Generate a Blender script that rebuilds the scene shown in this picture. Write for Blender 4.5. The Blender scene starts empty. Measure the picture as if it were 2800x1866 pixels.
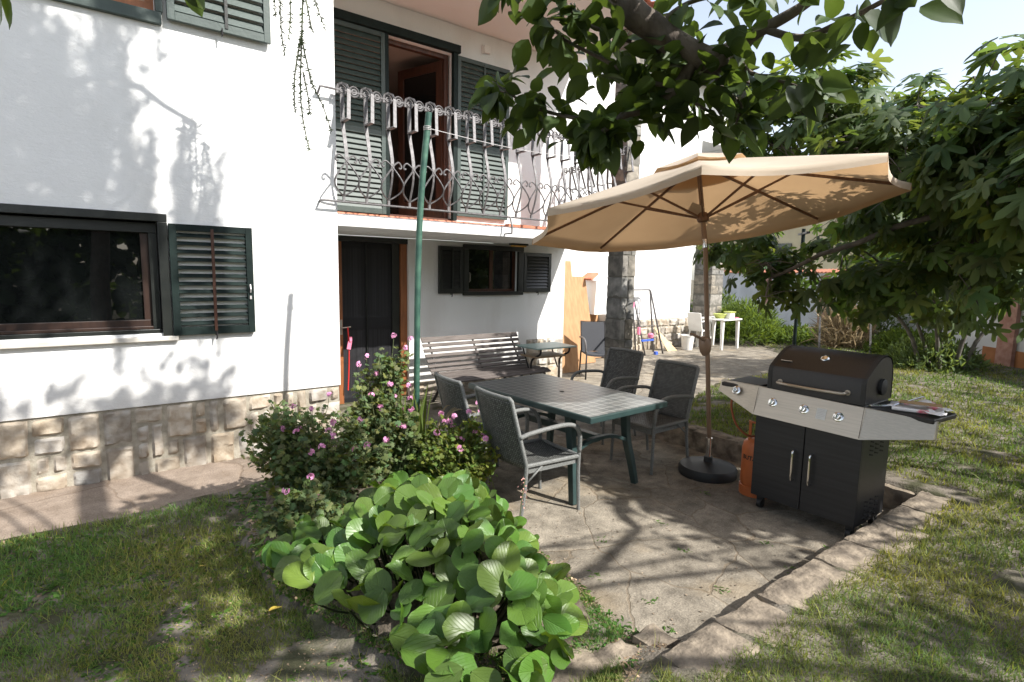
import bpy, math, random
import numpy as np
from mathutils import Vector, Matrix, noise as mnoise
rnd = random.Random(7)
RS = np.random.RandomState(11)
sc = bpy.context.scene
COL = sc.collection
# ------------------------------------------------------------------ camera
CAM = Vector((0, 0, 1.75))
YAW, PIT, ROL = 0.65076232, 0.12188271, 0.01850593
fw = Vector((math.sin(YAW)*math.cos(PIT), math.cos(YAW)*math.cos(PIT), -math.sin(PIT)))
r0 = Vector((math.cos(YAW), -math.sin(YAW), 0)); u0 = r0.cross(fw)
rr = r0*math.cos(ROL)+u0*math.sin(ROL); uu = -r0*math.sin(ROL)+u0*math.cos(ROL)
cd = bpy.data.cameras.new('camera'); cam = bpy.data.objects.new('camera', cd); COL.objects.link(cam)
cd.sensor_width = 36; cd.lens = 19.647; cd.clip_end = 500; cd.clip_start = 0.05
cam.matrix_world = Matrix(((rr.x, uu.x, -fw.x, CAM.x), (rr.y, uu.y, -fw.y, CAM.y), (rr.z, uu.z, -fw.z, CAM.z), (0, 0, 0, 1)))
sc.camera = cam
# ------------------------------------------------------------------ light
SUN = Vector((-0.45, 1.0, -1.0)).normalized()          # travel direction of the light
el = math.asin(-SUN.z); az = math.atan2(-SUN.x, -SUN.y)  # azimuth from +Y towards +X
W = bpy.data.worlds.new('World'); sc.world = W; W.use_nodes = True
nt = W.node_tree; sky = nt.nodes.new('ShaderNodeTexSky'); sky.sky_type = 'NISHITA'; sky.sun_disc = False
sky.sun_elevation = el; sky.sun_rotation = az; sky.air_density = 1.0; sky.dust_density = 1.2; sky.ozone_density = 0.8
bg = nt.nodes['Background']; hs = nt.nodes.new('ShaderNodeHueSaturation'); hs.inputs['Saturation'].default_value = 0.55; hs.inputs['Value'].default_value = 1.15; nt.links.new(sky.outputs[0], hs.inputs['Color']); nt.links.new(hs.outputs[0], bg.inputs[0]); bg.inputs[1].default_value = 0.15
ld = bpy.data.lights.new('sun', 'SUN'); ld.energy = 5.0; ld.angle = math.radians(0.6); ld.color = (1.0, 0.965, 0.905)
lo = bpy.data.objects.new('sun', ld); COL.objects.link(lo); lo.rotation_euler = SUN.to_track_quat('-Z', 'Y').to_euler()
sc.view_settings.view_transform = 'Standard'; sc.view_settings.look = 'None'; sc.view_settings.exposure = 0.8; sc.view_settings.gamma = 1
# ------------------------------------------------------------------ materials
def mat(name, col, col2=None, rough=0.7, metal=0.0, nscale=6.0, bump=0.0, bscale=60.0, spec=0.5, detail=5.0, trans=0.0, coord='Object', stretch=None, ramp=(0.35, 0.65), tint=False, fine=0.0):
    m = bpy.data.materials.new(name); m.use_nodes = True; t = m.node_tree; N = t.nodes; L = t.links
    b = N['Principled BSDF']; b.inputs['Roughness'].default_value = rough; b.inputs['Metallic'].default_value = metal
    b.inputs['Specular IOR Level'].default_value = spec
    tc = N.new('ShaderNodeTexCoord'); vec = tc.outputs[coord]
    if stretch:
        mp = N.new('ShaderNodeMapping'); mp.inputs['Scale'].default_value = stretch; L.new(vec, mp.inputs['Vector']); vec = mp.outputs[0]
    out = None
    if col2 is not None:
        n = N.new('ShaderNodeTexNoise'); n.inputs['Scale'].default_value = nscale; n.inputs['Detail'].default_value = detail; L.new(vec, n.inputs['Vector'])
        r = N.new('ShaderNodeValToRGB'); r.color_ramp.elements[0].position = ramp[0]; r.color_ramp.elements[1].position = ramp[1]
        r.color_ramp.elements[0].color = (*col, 1); r.color_ramp.elements[1].color = (*col2, 1)
        L.new(n.outputs['Fac'], r.inputs['Fac']); out = r.outputs['Color']
    if tint:
        at = N.new('ShaderNodeAttribute'); at.attribute_name = 'tint'
        mx = N.new('ShaderNodeMix'); mx.data_type = 'RGBA'; mx.blend_type = 'MULTIPLY'; mx.inputs[0].default_value = 1
        if out is None:
            rgb = N.new('ShaderNodeRGB'); rgb.outputs[0].default_value = (*col, 1); out = rgb.outputs[0]
        L.new(out, mx.inputs[6]); L.new(at.outputs['Color'], mx.inputs[7]); out = mx.outputs[2]
    if out is not None: L.new(out, b.inputs['Base Color'])
    else: b.inputs['Base Color'].default_value = (*col, 1)
    if bump:
        n2 = N.new('ShaderNodeTexNoise'); n2.inputs['Scale'].default_value = bscale; n2.inputs['Detail'].default_value = 4; L.new(vec, n2.inputs['Vector'])
        bp = N.new('ShaderNodeBump'); bp.inputs['Strength'].default_value = bump; bp.inputs['Distance'].default_value = 0.01
        L.new(n2.outputs['Fac'], bp.inputs['Height']); L.new(bp.outputs[0], b.inputs['Normal'])
    if trans:
        tr = N.new('ShaderNodeBsdfTranslucent'); ms = N.new('ShaderNodeMixShader'); ms.inputs[0].default_value = trans
        if out is not None: L.new(out, tr.inputs['Color'])
        else: tr.inputs['Color'].default_value = (*col, 1)
        L.new(b.outputs[0], ms.inputs[1]); L.new(tr.outputs[0], ms.inputs[2]); L.new(ms.outputs[0], N['Material Output'].inputs['Surface'])
    return m

def stucco():
    m = mat('white_stucco', (0.80, 0.80, 0.79), (0.76, 0.755, 0.74), rough=0.95, nscale=1.3, spec=0.15)
    t = m.node_tree; N = t.nodes; L = t.links; b = N['Principled BSDF']; tc = N['Texture Coordinate']
    mp = N.new('ShaderNodeMapping'); mp.inputs['Scale'].default_value = (1, 1, 2.2); L.new(tc.outputs['Object'], mp.inputs['Vector'])
    n = N.new('ShaderNodeTexNoise'); n.inputs['Scale'].default_value = 28; n.inputs['Detail'].default_value = 6; n.inputs['Roughness'].default_value = 0.65; L.new(mp.outputs[0], n.inputs['Vector'])
    bp = N.new('ShaderNodeBump'); bp.inputs['Strength'].default_value = 0.35; bp.inputs['Distance'].default_value = 0.012
    L.new(n.outputs['Fac'], bp.inputs['Height']); L.new(bp.outputs[0], b.inputs['Normal'])
    # splash dirt above the stone base, faint stains, hairline cracks
    gm = N.new('ShaderNodeNewGeometry'); sz = N.new('ShaderNodeSeparateXYZ'); L.new(gm.outputs['Position'], sz.inputs[0])
    zr = N.new('ShaderNodeMapRange'); zr.inputs[1].default_value = .56; zr.inputs[2].default_value = .95; zr.inputs[3].default_value = .55; zr.inputs[4].default_value = 0; L.new(sz.outputs[2], zr.inputs[0])
    dn = N.new('ShaderNodeTexNoise'); dn.inputs['Scale'].default_value = 5; dn.inputs['Detail'].default_value = 8; L.new(gm.outputs['Position'], dn.inputs['Vector'])
    dm = N.new('ShaderNodeMath'); dm.operation = 'MULTIPLY'; L.new(zr.outputs[0], dm.inputs[0]); L.new(dn.outputs['Fac'], dm.inputs[1])
    st = N.new('ShaderNodeTexNoise'); st.inputs['Scale'].default_value = 1.1; st.inputs['Detail'].default_value = 7; mp2 = N.new('ShaderNodeMapping'); mp2.inputs['Scale'].default_value = (2.2, 2.2, .5); L.new(gm.outputs['Position'], mp2.inputs[0]); L.new(mp2.outputs[0], st.inputs['Vector'])
    sr = N.new('ShaderNodeMapRange'); sr.inputs[1].default_value = .52; sr.inputs[2].default_value = .75; sr.inputs[4].default_value = .22; L.new(st.outputs['Fac'], sr.inputs[0])
    ds = N.new('ShaderNodeMix'); ds.data_type = 'RGBA'; ds.blend_type = 'ADD'; ds.inputs[0].default_value = .12; L.new(gm.outputs['Position'], ds.inputs[6]); L.new(st.outputs['Color'], ds.inputs[7])
    vo = N.new('ShaderNodeTexVoronoi'); vo.feature = 'DISTANCE_TO_EDGE'; vo.inputs['Scale'].default_value = .55; L.new(dn.outputs['Color'], ds.inputs[7]); L.new(ds.outputs[2], vo.inputs['Vector'])
    vr = N.new('ShaderNodeMapRange'); vr.inputs[1].default_value = .0; vr.inputs[2].default_value = .0035; vr.inputs[3].default_value = .4; vr.inputs[4].default_value = 0; L.new(vo.outputs['Distance'], vr.inputs[0])
    vm = N.new('ShaderNodeMath'); vm.operation = 'MULTIPLY'; L.new(vr.outputs[0], vm.inputs[0]); L.new(sr.outputs[0], vm.inputs[1]); vm2 = N.new('ShaderNodeMath'); vm2.operation = 'MULTIPLY'; vm2.inputs[1].default_value = 4; L.new(vm.outputs[0], vm2.inputs[0])
    a1 = N.new('ShaderNodeMath'); a1.operation = 'MAXIMUM'; L.new(dm.outputs[0], a1.inputs[0]); L.new(sr.outputs[0], a1.inputs[1]); a2 = N.new('ShaderNodeMath'); a2.operation = 'MAXIMUM'; L.new(a1.outputs[0], a2.inputs[0]); L.new(vm2.outputs[0], a2.inputs[1])
    mx = N.new('ShaderNodeMix'); mx.data_type = 'RGBA'; mx.inputs[7].default_value = (.42, .38, .33, 1); src = b.inputs['Base Color'].links[0].from_socket; L.new(a2.outputs[0], mx.inputs[0]); L.new(src, mx.inputs[6]); L.new(mx.outputs[2], b.inputs['Base Color'])
    return m

def paving(name, c1, c2, joint, vs=1.5, jw=0.02, jmix=0.8):
    m = bpy.data.materials.new(name); m.use_nodes = True; t = m.node_tree; N = t.nodes; L = t.links; b = N['Principled BSDF']
    b.inputs['Roughness'].default_value = 0.92; b.inputs['Specular IOR Level'].default_value = 0.2
    tc = N.new('ShaderNodeTexCoord')
    w = N.new('ShaderNodeTexNoise'); w.inputs['Scale'].default_value = 2.5; w.inputs['Detail'].default_value = 3; L.new(tc.outputs['Object'], w.inputs['Vector'])
    ad = N.new('ShaderNodeMix'); ad.data_type = 'RGBA'; ad.blend_type = 'ADD'; ad.inputs[0].default_value = 0.22
    L.new(tc.outputs['Object'], ad.inputs[6]); L.new(w.outputs['Color'], ad.inputs[7])
    v = N.new('ShaderNodeTexVoronoi'); v.inputs['Scale'].default_value = vs; L.new(ad.outputs[2], v.inputs['Vector'])
    e = N.new('ShaderNodeTexVoronoi'); e.feature = 'DISTANCE_TO_EDGE'; e.inputs['Scale'].default_value = vs; L.new(ad.outputs[2], e.inputs['Vector'])
    n = N.new('ShaderNodeTexNoise'); n.inputs['Scale'].default_value = 5; n.inputs['Detail'].default_value = 9; n.inputs['Roughness'].default_value = 0.7; L.new(tc.outputs['Object'], n.inputs['Vector'])
    r = N.new('ShaderNodeValToRGB'); r.color_ramp.elements[0].position = 0.35; r.color_ramp.elements[1].position = 0.66
    r.color_ramp.elements[0].color = (*c1, 1); r.color_ramp.elements[1].color = (*c2, 1); L.new(n.outputs['Fac'], r.inputs['Fac'])
    # per stone tone
    sp = N.new('ShaderNodeSeparateColor'); L.new(v.outputs['Color'], sp.inputs[0])
    mr = N.new('ShaderNodeMapRange'); mr.inputs[3].default_value = 0.68; mr.inputs[4].default_value = 1.12; L.new(sp.outputs[0], mr.inputs[0])
    mu = N.new('ShaderNodeMix'); mu.data_type = 'RGBA'; mu.blend_type = 'MULTIPLY'; mu.inputs[0].default_value = 1
    L.new(r.outputs[0], mu.inputs[6]); L.new(mr.outputs[0], mu.inputs[7])
    # fine grit
    n3 = N.new('ShaderNodeTexNoise'); n3.inputs['Scale'].default_value = 90; n3.inputs['Detail'].default_value = 4; L.new(tc.outputs['Object'], n3.inputs['Vector'])
    mr3 = N.new('ShaderNodeMapRange'); mr3.inputs[1].default_value = 0.3; mr3.inputs[2].default_value = 0.7; mr3.inputs[3].default_value = 0.7; mr3.inputs[4].default_value = 1.25; L.new(n3.outputs['Fac'], mr3.inputs[0])
    mu3 = N.new('ShaderNodeMix'); mu3.data_type = 'RGBA'; mu3.blend_type = 'MULTIPLY'; mu3.inputs[0].default_value = 0.85
    L.new(mu.outputs[2], mu3.inputs[6]); L.new(mr3.outputs[0], mu3.inputs[7])
    # lichen / ochre stains
    n4 = N.new('ShaderNodeTexNoise'); n4.inputs['Scale'].default_value = 1.7; n4.inputs['Detail'].default_value = 6; L.new(tc.outputs['Object'], n4.inputs['Vector'])
    r4 = N.new('ShaderNodeValToRGB'); r4.color_ramp.elements[0].position = 0.55; r4.color_ramp.elements[1].position = 0.7
    r4.color_ramp.elements[0].color = (0, 0, 0, 1); r4.color_ramp.elements[1].color = (1, 1, 1, 1); L.new(n4.outputs['Fac'], r4.inputs[0])
    mo = N.new('ShaderNodeMix'); mo.data_type = 'RGBA'; mo.inputs[7].default_value = (*joint, 1)
    sc4 = N.new('ShaderNodeMath'); sc4.operation = 'MULTIPLY'; sc4.inputs[1].default_value = 0.45; L.new(r4.outputs[0], sc4.inputs[0])
    L.new(sc4.outputs[0], mo.inputs[0]); L.new(mu3.outputs[2], mo.inputs[6])
    # joints
    je = N.new('ShaderNodeMapRange'); je.inputs[1].default_value = jw; je.inputs[2].default_value = jw*2.2; je.inputs[3].default_value = jmix; je.inputs[4].default_value = 0; L.new(e.outputs['Distance'], je.inputs[0])
    mj = N.new('ShaderNodeMix'); mj.data_type = 'RGBA'; mj.inputs[7].default_value = (joint[0]*0.42, joint[1]*0.38, joint[2]*0.34, 1)
    L.new(je.outputs[0], mj.inputs[0]); L.new(mo.outputs[2], mj.inputs[6]); L.new(mj.outputs[2], b.inputs['Base Color'])
    hh = N.new('ShaderNodeMath'); hh.operation = 'MULTIPLY_ADD'; hh.inputs[1].default_value = -0.5; L.new(je.outputs[0], hh.inputs[0]); L.new(n.outputs['Fac'], hh.inputs[2])
    h2 = N.new('ShaderNodeMath'); h2.operation = 'MULTIPLY_ADD'; h2.inputs[1].default_value = 0.25; L.new(n3.outputs['Fac'], h2.inputs[0]); L.new(hh.outputs[0], h2.inputs[2])
    bp = N.new('ShaderNodeBump'); bp.inputs['Strength'].default_value = 0.8; bp.inputs['Distance'].default_value = 0.02; L.new(h2.outputs[0], bp.inputs['Height']); L.new(bp.outputs[0], b.inputs['Normal'])
    return m

def weave(name, c1, c2, sx, sy, mort=0.03):
    m = bpy.data.materials.new(name); m.use_nodes = True; t = m.node_tree; N = t.nodes; L = t.links; b = N['Principled BSDF']
    b.inputs['Roughness'].default_value = 0.55; b.inputs['Specular IOR Level'].default_value = 0.35
    tc = N.new('ShaderNodeTexCoord'); mp = N.new('ShaderNodeMapping'); mp.inputs['Scale'].default_value = (sx, sy, 1); L.new(tc.outputs['UV'], mp.inputs['Vector'])
    br = N.new('ShaderNodeTexBrick'); br.inputs['Scale'].default_value = 1; br.inputs['Brick Width'].default_value = 1; br.inputs['Row Height'].default_value = 1
    br.inputs['Mortar Size'].default_value = mort; br.inputs['Mortar Smooth'].default_value = 0.4; br.inputs['Color1'].default_value = (*c1, 1)
    br.inputs['Color2'].default_value = (c1[0]*0.45, c1[1]*0.45, c1[2]*0.45, 1); br.inputs['Mortar'].default_value = (*c2, 1); L.new(mp.outputs[0], br.inputs['Vector'])
    L.new(br.outputs['Color'], b.inputs['Base Color'])
    bp = N.new('ShaderNodeBump'); bp.inputs['Strength'].default_value = 0.9; bp.inputs['Distance'].default_value = 0.004; bp.invert = True; L.new(br.outputs['Fac'], bp.inputs['Height']); L.new(bp.outputs[0], b.inputs['Normal'])
    return m

M = {}
M['stucco'] = stucco()
M['ceil'] = mat('painted_ceiling', (0.80, 0.77, 0.74), (0.77, 0.74, 0.71), rough=0.95, nscale=2, spec=0.1)
M['green'] = mat('dark_green_paint', (0.009, 0.015, 0.014), (0.014, 0.023, 0.021), rough=0.55, spec=.12, nscale=9, bump=0.15, bscale=40)
M['greenlight'] = mat('weathered_green_paint', (0.046, 0.068, 0.060), (0.034, 0.053, 0.047), rough=0.5, nscale=9, bump=0.15, bscale=40)
M['black'] = mat('near_black_green_paint', (0.010, 0.012, 0.011), (0.016, 0.018, 0.016), rough=0.35, nscale=8, bump=0.1)
M['brown'] = mat('brown_window_wood', (0.055, 0.022, 0.013), (0.095, 0.036, 0.02), rough=0.45, nscale=4, stretch=(8, 8, 1), bump=0.1)
M['darkwood'] = mat('shaded_window_wood', (0.022, 0.011, 0.008), (0.035, 0.017, 0.011), rough=0.4, nscale=4, stretch=(8, 8, 1))  # brown window wood with the big window's shade put into the colour
M['orangewood'] = mat('varnished_door_wood', (0.30, 0.11, 0.04), (0.22, 0.08, 0.03), rough=0.4, nscale=4, stretch=(8, 8, 1))
M['glass'] = mat('dark_window_glass', (0.006, 0.007, 0.007), rough=0.015, spec=0.75)
M['sill'] = mat('pale_sill_stone', (0.55, 0.52, 0.47), (0.48, 0.45, 0.40), rough=0.7, nscale=15)
M['room'] = mat('room_plaster', (0.42, 0.34, 0.29), rough=0.9)
M['iron'] = mat('grey_painted_iron', (0.165, 0.158, 0.160), (0.095, 0.088, 0.088), rough=0.5, nscale=30, metal=0.2, bump=0.3, bscale=200)
M['stone'] = mat('split_limestone', (0.53, 0.48, 0.41), (0.28, 0.22, 0.16), rough=0.95, nscale=10, bump=1.0, bscale=22, spec=0.15, tint=True, ramp=(0.3, 0.75), detail=8)  # brown mottling is crevice colour plus relief shading put into the colour
M['greystone'] = mat('weathered_grey_stone', (0.34, 0.31, 0.27), (0.17, 0.16, 0.14), rough=0.95, nscale=9, bump=0.9, bscale=30, spec=0.15, tint=True, detail=8)
M['mortar'] = mat('mortar', (0.36, 0.33, 0.27), (0.27, 0.24, 0.19), rough=0.95, nscale=20, bump=0.5, bscale=90)
M['darkmortar'] = mat('dark_mortar', (0.14, 0.13, 0.11), rough=0.95, bump=0.5, bscale=90)
M['patio'] = paving('patio_stone', (0.14, 0.122, 0.098), (0.34, 0.30, 0.24), (0.36, 0.28, 0.18), jmix=0.38, jw=0.005)
M['path'] = paving('path_stone', (0.20, 0.155, 0.12), (0.31, 0.25, 0.20), (0.27, 0.20, 0.14), vs=1.1, jw=0.006, jmix=0.35)
M['kerb'] = mat('rough_kerb_stone', (0.12, 0.10, 0.08), (0.36, 0.30, 0.23), rough=0.95, nscale=10, bump=1.0, bscale=40, spec=0.15, detail=9, ramp=(0.35, 0.7))
M['tileroof'] = mat('terracotta_tile', (0.45, 0.16, 0.09), (0.56, 0.24, 0.15), rough=0.85, nscale=5)
M['gutter'] = mat('grey_metal_gutter', (0.50, 0.48, 0.47), rough=0.45, metal=0.3)
M['gardenwall'] = mat('garden_wall_render', (0.62, 0.62, 0.62), (0.50, 0.50, 0.50), rough=0.95, nscale=1.2, spec=0.1)
M['rust'] = mat('orange_soil_stain', (0.40, 0.17, 0.07), (0.25, 0.10, 0.04), rough=0.95, nscale=3)
M['brick'] = mat('salmon_brick', (0.42, 0.24, 0.19), (0.30, 0.15, 0.11), rough=0.9, nscale=9)
M['canvas'] = mat('beige_canvas', (0.68, 0.59, 0.48), (0.62, 0.53, 0.42), rough=0.95, nscale=2.0, trans=0.36, spec=0.05, bump=0.2, bscale=300)
M['umbwood'] = mat('brown_umbrella_wood', (0.13, 0.065, 0.035), (0.19, 0.10, 0.06), rough=0.5, nscale=5, stretch=(10, 10, 1))
M['umbpole'] = mat('brown_coated_pole', (0.20, 0.125, 0.08), (0.24, 0.155, 0.10), rough=0.4, nscale=5)
M['chrome'] = mat('chromed_steel', (0.72, 0.72, 0.72), rough=0.12, metal=1.0)
M['steel'] = mat('brushed_stainless', (0.50, 0.45, 0.385), (0.43, 0.39, 0.335), rough=0.45, metal=0.8, nscale=3, stretch=(60, 1, 60))
M['grillblack'] = mat('black_enamel', (0.014, 0.012, 0.012), (0.020, 0.017, 0.016), rough=0.42, nscale=60, bump=0.15, bscale=400)
M['grilldoor'] = mat('dark_grey_steel_door', (0.042, 0.042, 0.045), (0.034, 0.034, 0.036), rough=0.42, metal=0.5, nscale=2, stretch=(30, 1, 30))
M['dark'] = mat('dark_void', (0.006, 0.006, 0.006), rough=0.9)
M['orangegas'] = mat('orange_cylinder_paint', (0.50, 0.13, 0.035), (0.42, 0.11, 0.03), rough=0.5, nscale=12, bump=0.2)
M['hose'] = mat('orange_gas_hose', (0.30, 0.08, 0.03), rough=0.5)
M['rubber'] = mat('black_rubber', (0.018, 0.018, 0.018), rough=0.6)
M['weave'] = weave('grey_rattan_weave', (0.18, 0.185, 0.175), (0.028, 0.028, 0.027), 22, 34, 0.17)
M['rattan'] = mat('grey_rattan_edge', (0.20, 0.205, 0.198), (0.12, 0.125, 0.12), rough=0.6, nscale=120, bump=0.5, bscale=160)
M['sling'] = mat('dark_sling_fabric', (0.05, 0.053, 0.062), (0.04, 0.042, 0.05), rough=0.7, nscale=150)
M['tablegreen'] = mat('dark_green_plastic', (0.024, 0.046, 0.045), (0.030, 0.056, 0.054), rough=0.4, nscale=12)
M['benchwood'] = mat('weathered_bench_wood', (0.085, 0.070, 0.062), (0.145, 0.122, 0.11), rough=0.75, nscale=6, stretch=(1, 14, 14), bump=0.4, bscale=30)
M['castiron'] = mat('black_cast_iron', (0.022, 0.02, 0.02), rough=0.6, metal=0.3)
M['mint'] = mat('mint_desk_top', (0.23, 0.33, 0.30), (0.20, 0.29, 0.26), rough=0.4, nscale=5)
M['tanboard'] = mat('tan_plastic_seat', (0.32, 0.22, 0.13), rough=0.6)
M['ply'] = mat('plywood', (0.42, 0.235, 0.11), (0.34, 0.18, 0.08), rough=0.7, nscale=3, stretch=(6, 6, 1))
M['whiteplastic'] = mat('white_plastic', (0.78, 0.77, 0.74), (0.72, 0.71, 0.68), rough=0.4, nscale=8)
M['lime'] = mat('lime_plastic', (0.42, 0.46, 0.12), rough=0.4)
M['blue'] = mat('blue_plastic', (0.05, 0.12, 0.55), rough=0.4)
M['pink'] = mat('pink_ribbon', (0.70, 0.20, 0.32), rough=0.6)
M['red'] = mat('red_ribbon', (0.70, 0.03, 0.03), rough=0.6)
M['polegreen'] = mat('chalky_green_pole', (0.020, 0.070, 0.052), (0.060, 0.145, 0.098), rough=0.6, nscale=9, bump=0.3, bscale=40, ramp=(0.4, 0.7))
M['amber'] = mat('amber_glass', (0.75, 0.42, 0.10), rough=0.3)
M['wood'] = mat('pale_plank', (0.62, 0.48, 0.28), (0.52, 0.38, 0.2), rough=0.8, nscale=4)
M['bark'] = mat('grey_brown_bark', (0.085, 0.068, 0.055), (0.19, 0.16, 0.135), rough=0.95, nscale=14, bump=1.0, bscale=35, stretch=(1, 1, 0.5))
M['figbark'] = mat('pale_fig_bark', (0.09, 0.08, 0.07), (0.17, 0.15, 0.13), rough=0.9, nscale=10, bump=0.5, bscale=30)
M['twig'] = mat('green_twig', (0.10, 0.12, 0.05), rough=0.8)
M['paper'] = mat('white_and_pink_plastic_bag', (0.78, 0.76, 0.76), (0.70, 0.16, 0.22), rough=0.35, nscale=9, ramp=(0.58, 0.64))
M['kraft'] = mat('kraft_paper', (0.36, 0.24, 0.12), rough=0.8)
M['sticker'] = mat('grey_sticker', (0.62, 0.62, 0.60), rough=0.4)
M['ink'] = mat('dark_ink', (0.03, 0.025, 0.02), rough=0.6)
M['roofgreen'] = mat('dark_eave_wood', (0.012, 0.022, 0.019), rough=0.6)
M['neighbour'] = mat('ochre_render', (0.52, 0.46, 0.30), (0.46, 0.40, 0.26), rough=0.95, nscale=2)
M['screen'] = weave('insect_screen_fabric', (0.030, 0.030, 0.034), (0.010, 0.010, 0.012), 60, 2, 0.10)
M['petal'] = mat('pink_petal', (0.78, 0.36, 0.58), rough=0.6, trans=0.3, tint=True)
M['dryleaf'] = mat('yellow_dry_leaf', (0.55, 0.42, 0.06), (0.35, 0.20, 0.05), rough=0.7, nscale=10)
M['plume'] = mat('pale_dry_plume', (0.42, 0.33, 0.20), rough=0.9, trans=0.3, tint=True)

def leafmat(name, c, tr=0.35, rough=0.45, spec=0.4, veins=False, nscale=3):
    m = mat(name, c, tuple(x*1.35 for x in c), rough=rough, spec=spec, nscale=nscale, trans=tr, tint=True, ramp=(0.4, 0.62))
    t = m.node_tree; N = t.nodes; L = t.links
    # transmitted light is yellower
    tr_ = [n for n in N if n.type == 'BSDF_TRANSLUCENT'][0]; src = tr_.inputs['Color'].links[0].from_socket
    mx = N.new('ShaderNodeMix'); mx.data_type = 'RGBA'; mx.blend_type = 'MULTIPLY'; mx.inputs[0].default_value = 1; mx.inputs[7].default_value = (2.6, 2.3, 0.9, 1)
    L.new(src, mx.inputs[6]); L.new(mx.outputs[2], tr_.inputs['Color'])
    if veins:
        tc = N['Texture Coordinate']; sep = N.new('ShaderNodeSeparateXYZ'); L.new(tc.outputs['UV'], sep.inputs[0])
        ab = N.new('ShaderNodeMath'); ab.operation = 'ABSOLUTE'; L.new(sep.outputs[0], ab.inputs[0])
        ph = N.new('ShaderNodeMath'); ph.operation = 'MULTIPLY_ADD'; ph.inputs[1].default_value = -0.75; L.new(ab.outputs[0], ph.inputs[0]); L.new(sep.outputs[1], ph.inputs[2])
        s1 = N.new('ShaderNodeMath'); s1.operation = 'MULTIPLY'; s1.inputs[1].default_value = 38; L.new(ph.outputs[0], s1.inputs[0])
        s2 = N.new('ShaderNodeMath'); s2.operation = 'SINE'; L.new(s1.outputs[0], s2.inputs[0])
        m1 = N.new('ShaderNodeMapRange'); m1.inputs[1].default_value = 0.86; m1.inputs[2].default_value = 1; L.new(s2.outputs[0], m1.inputs[0])
        m2 = N.new('ShaderNodeMapRange'); m2.inputs[1].default_value = 0.05; m2.inputs[2].default_value = 0.015; L.new(ab.outputs[0], m2.inputs[0])
        mxx = N.new('ShaderNodeMath'); mxx.operation = 'MAXIMUM'; L.new(m1.outputs[0], mxx.inputs[0]); L.new(m2.outputs[0], mxx.inputs[1])
        mm = N.new('ShaderNodeMath'); mm.operation = 'MULTIPLY'; mm.inputs[1].default_value = 0.08; L.new(mxx.outputs[0], mm.inputs[0])
        mv = N.new('ShaderNodeMix'); mv.data_type = 'RGBA'; mv.inputs[7].default_value = (c[0]*2.6, c[1]*2.0, c[2]*2.2, 1)
        b = N['Principled BSDF']; L.new(mm.outputs[0], mv.inputs[0]); L.new(b.inputs['Base Color'].links[0].from_socket, mv.inputs[6]); L.new(mv.outputs[2], b.inputs['Base Color'])
        bp = N.new('ShaderNodeBump'); bp.inputs['Strength'].default_value = 0.5; bp.inputs['Distance'].default_value = 0.004; bp.invert = True
        L.new(mxx.outputs[0], bp.inputs['Height']); L.new(bp.outputs[0], b.inputs['Normal'])
    return m
M['chip'] = mat('leaf_litter', (0.24, 0.19, 0.14), rough=0.95, spec=.1, tint=True)
M['bergenia'] = leafmat('bergenia_leaf', (0.072, 0.142, 0.026), tr=0.25, rough=0.38, veins=True)
M['persimmon'] = leafmat('persimmon_leaf', (0.044, 0.074, 0.024), tr=0.36, rough=0.52)
M['fig'] = leafmat('fig_leaf', (0.072, 0.118, 0.044), tr=0.38, rough=0.55)
M['geranium'] = leafmat('geranium_leaf', (0.088, 0.128, 0.055), tr=0.3, rough=0.7, spec=0.2)
M['lightgeranium'] = leafmat('light_geranium_leaf', (0.10, 0.145, 0.035), tr=0.35, rough=0.7, spec=0.2)
M['blade'] = leafmat('grass_blade', (0.110, 0.138, 0.055), tr=0.3, rough=0.7, spec=0.2)
M['weed'] = leafmat('weed_leaf', (0.060, 0.115, 0.028), tr=0.3, rough=0.6, spec=0.2)
M['needle'] = leafmat('cedar_needle', (0.045, 0.07, 0.035), tr=0.1, rough=0.7, spec=0.2)
M['bush'] = leafmat('bush_leaf', (0.085, 0.13, 0.03), tr=0.35, rough=0.7, spec=0.2)
M['soil'] = mat('lawn_soil', (0.20, 0.175, 0.145), (0.075, 0.075, 0.045), rough=1.0, nscale=5.5, bump=1.0, bscale=70, spec=0.05, detail=8, ramp=(0.42, 0.6))
M['bedsoil'] = mat('bed_soil', (0.055, 0.045, 0.034), (0.15, 0.125, 0.098), rough=1.0, nscale=22, bump=1.0, bscale=50, spec=0.05, detail=8)

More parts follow.
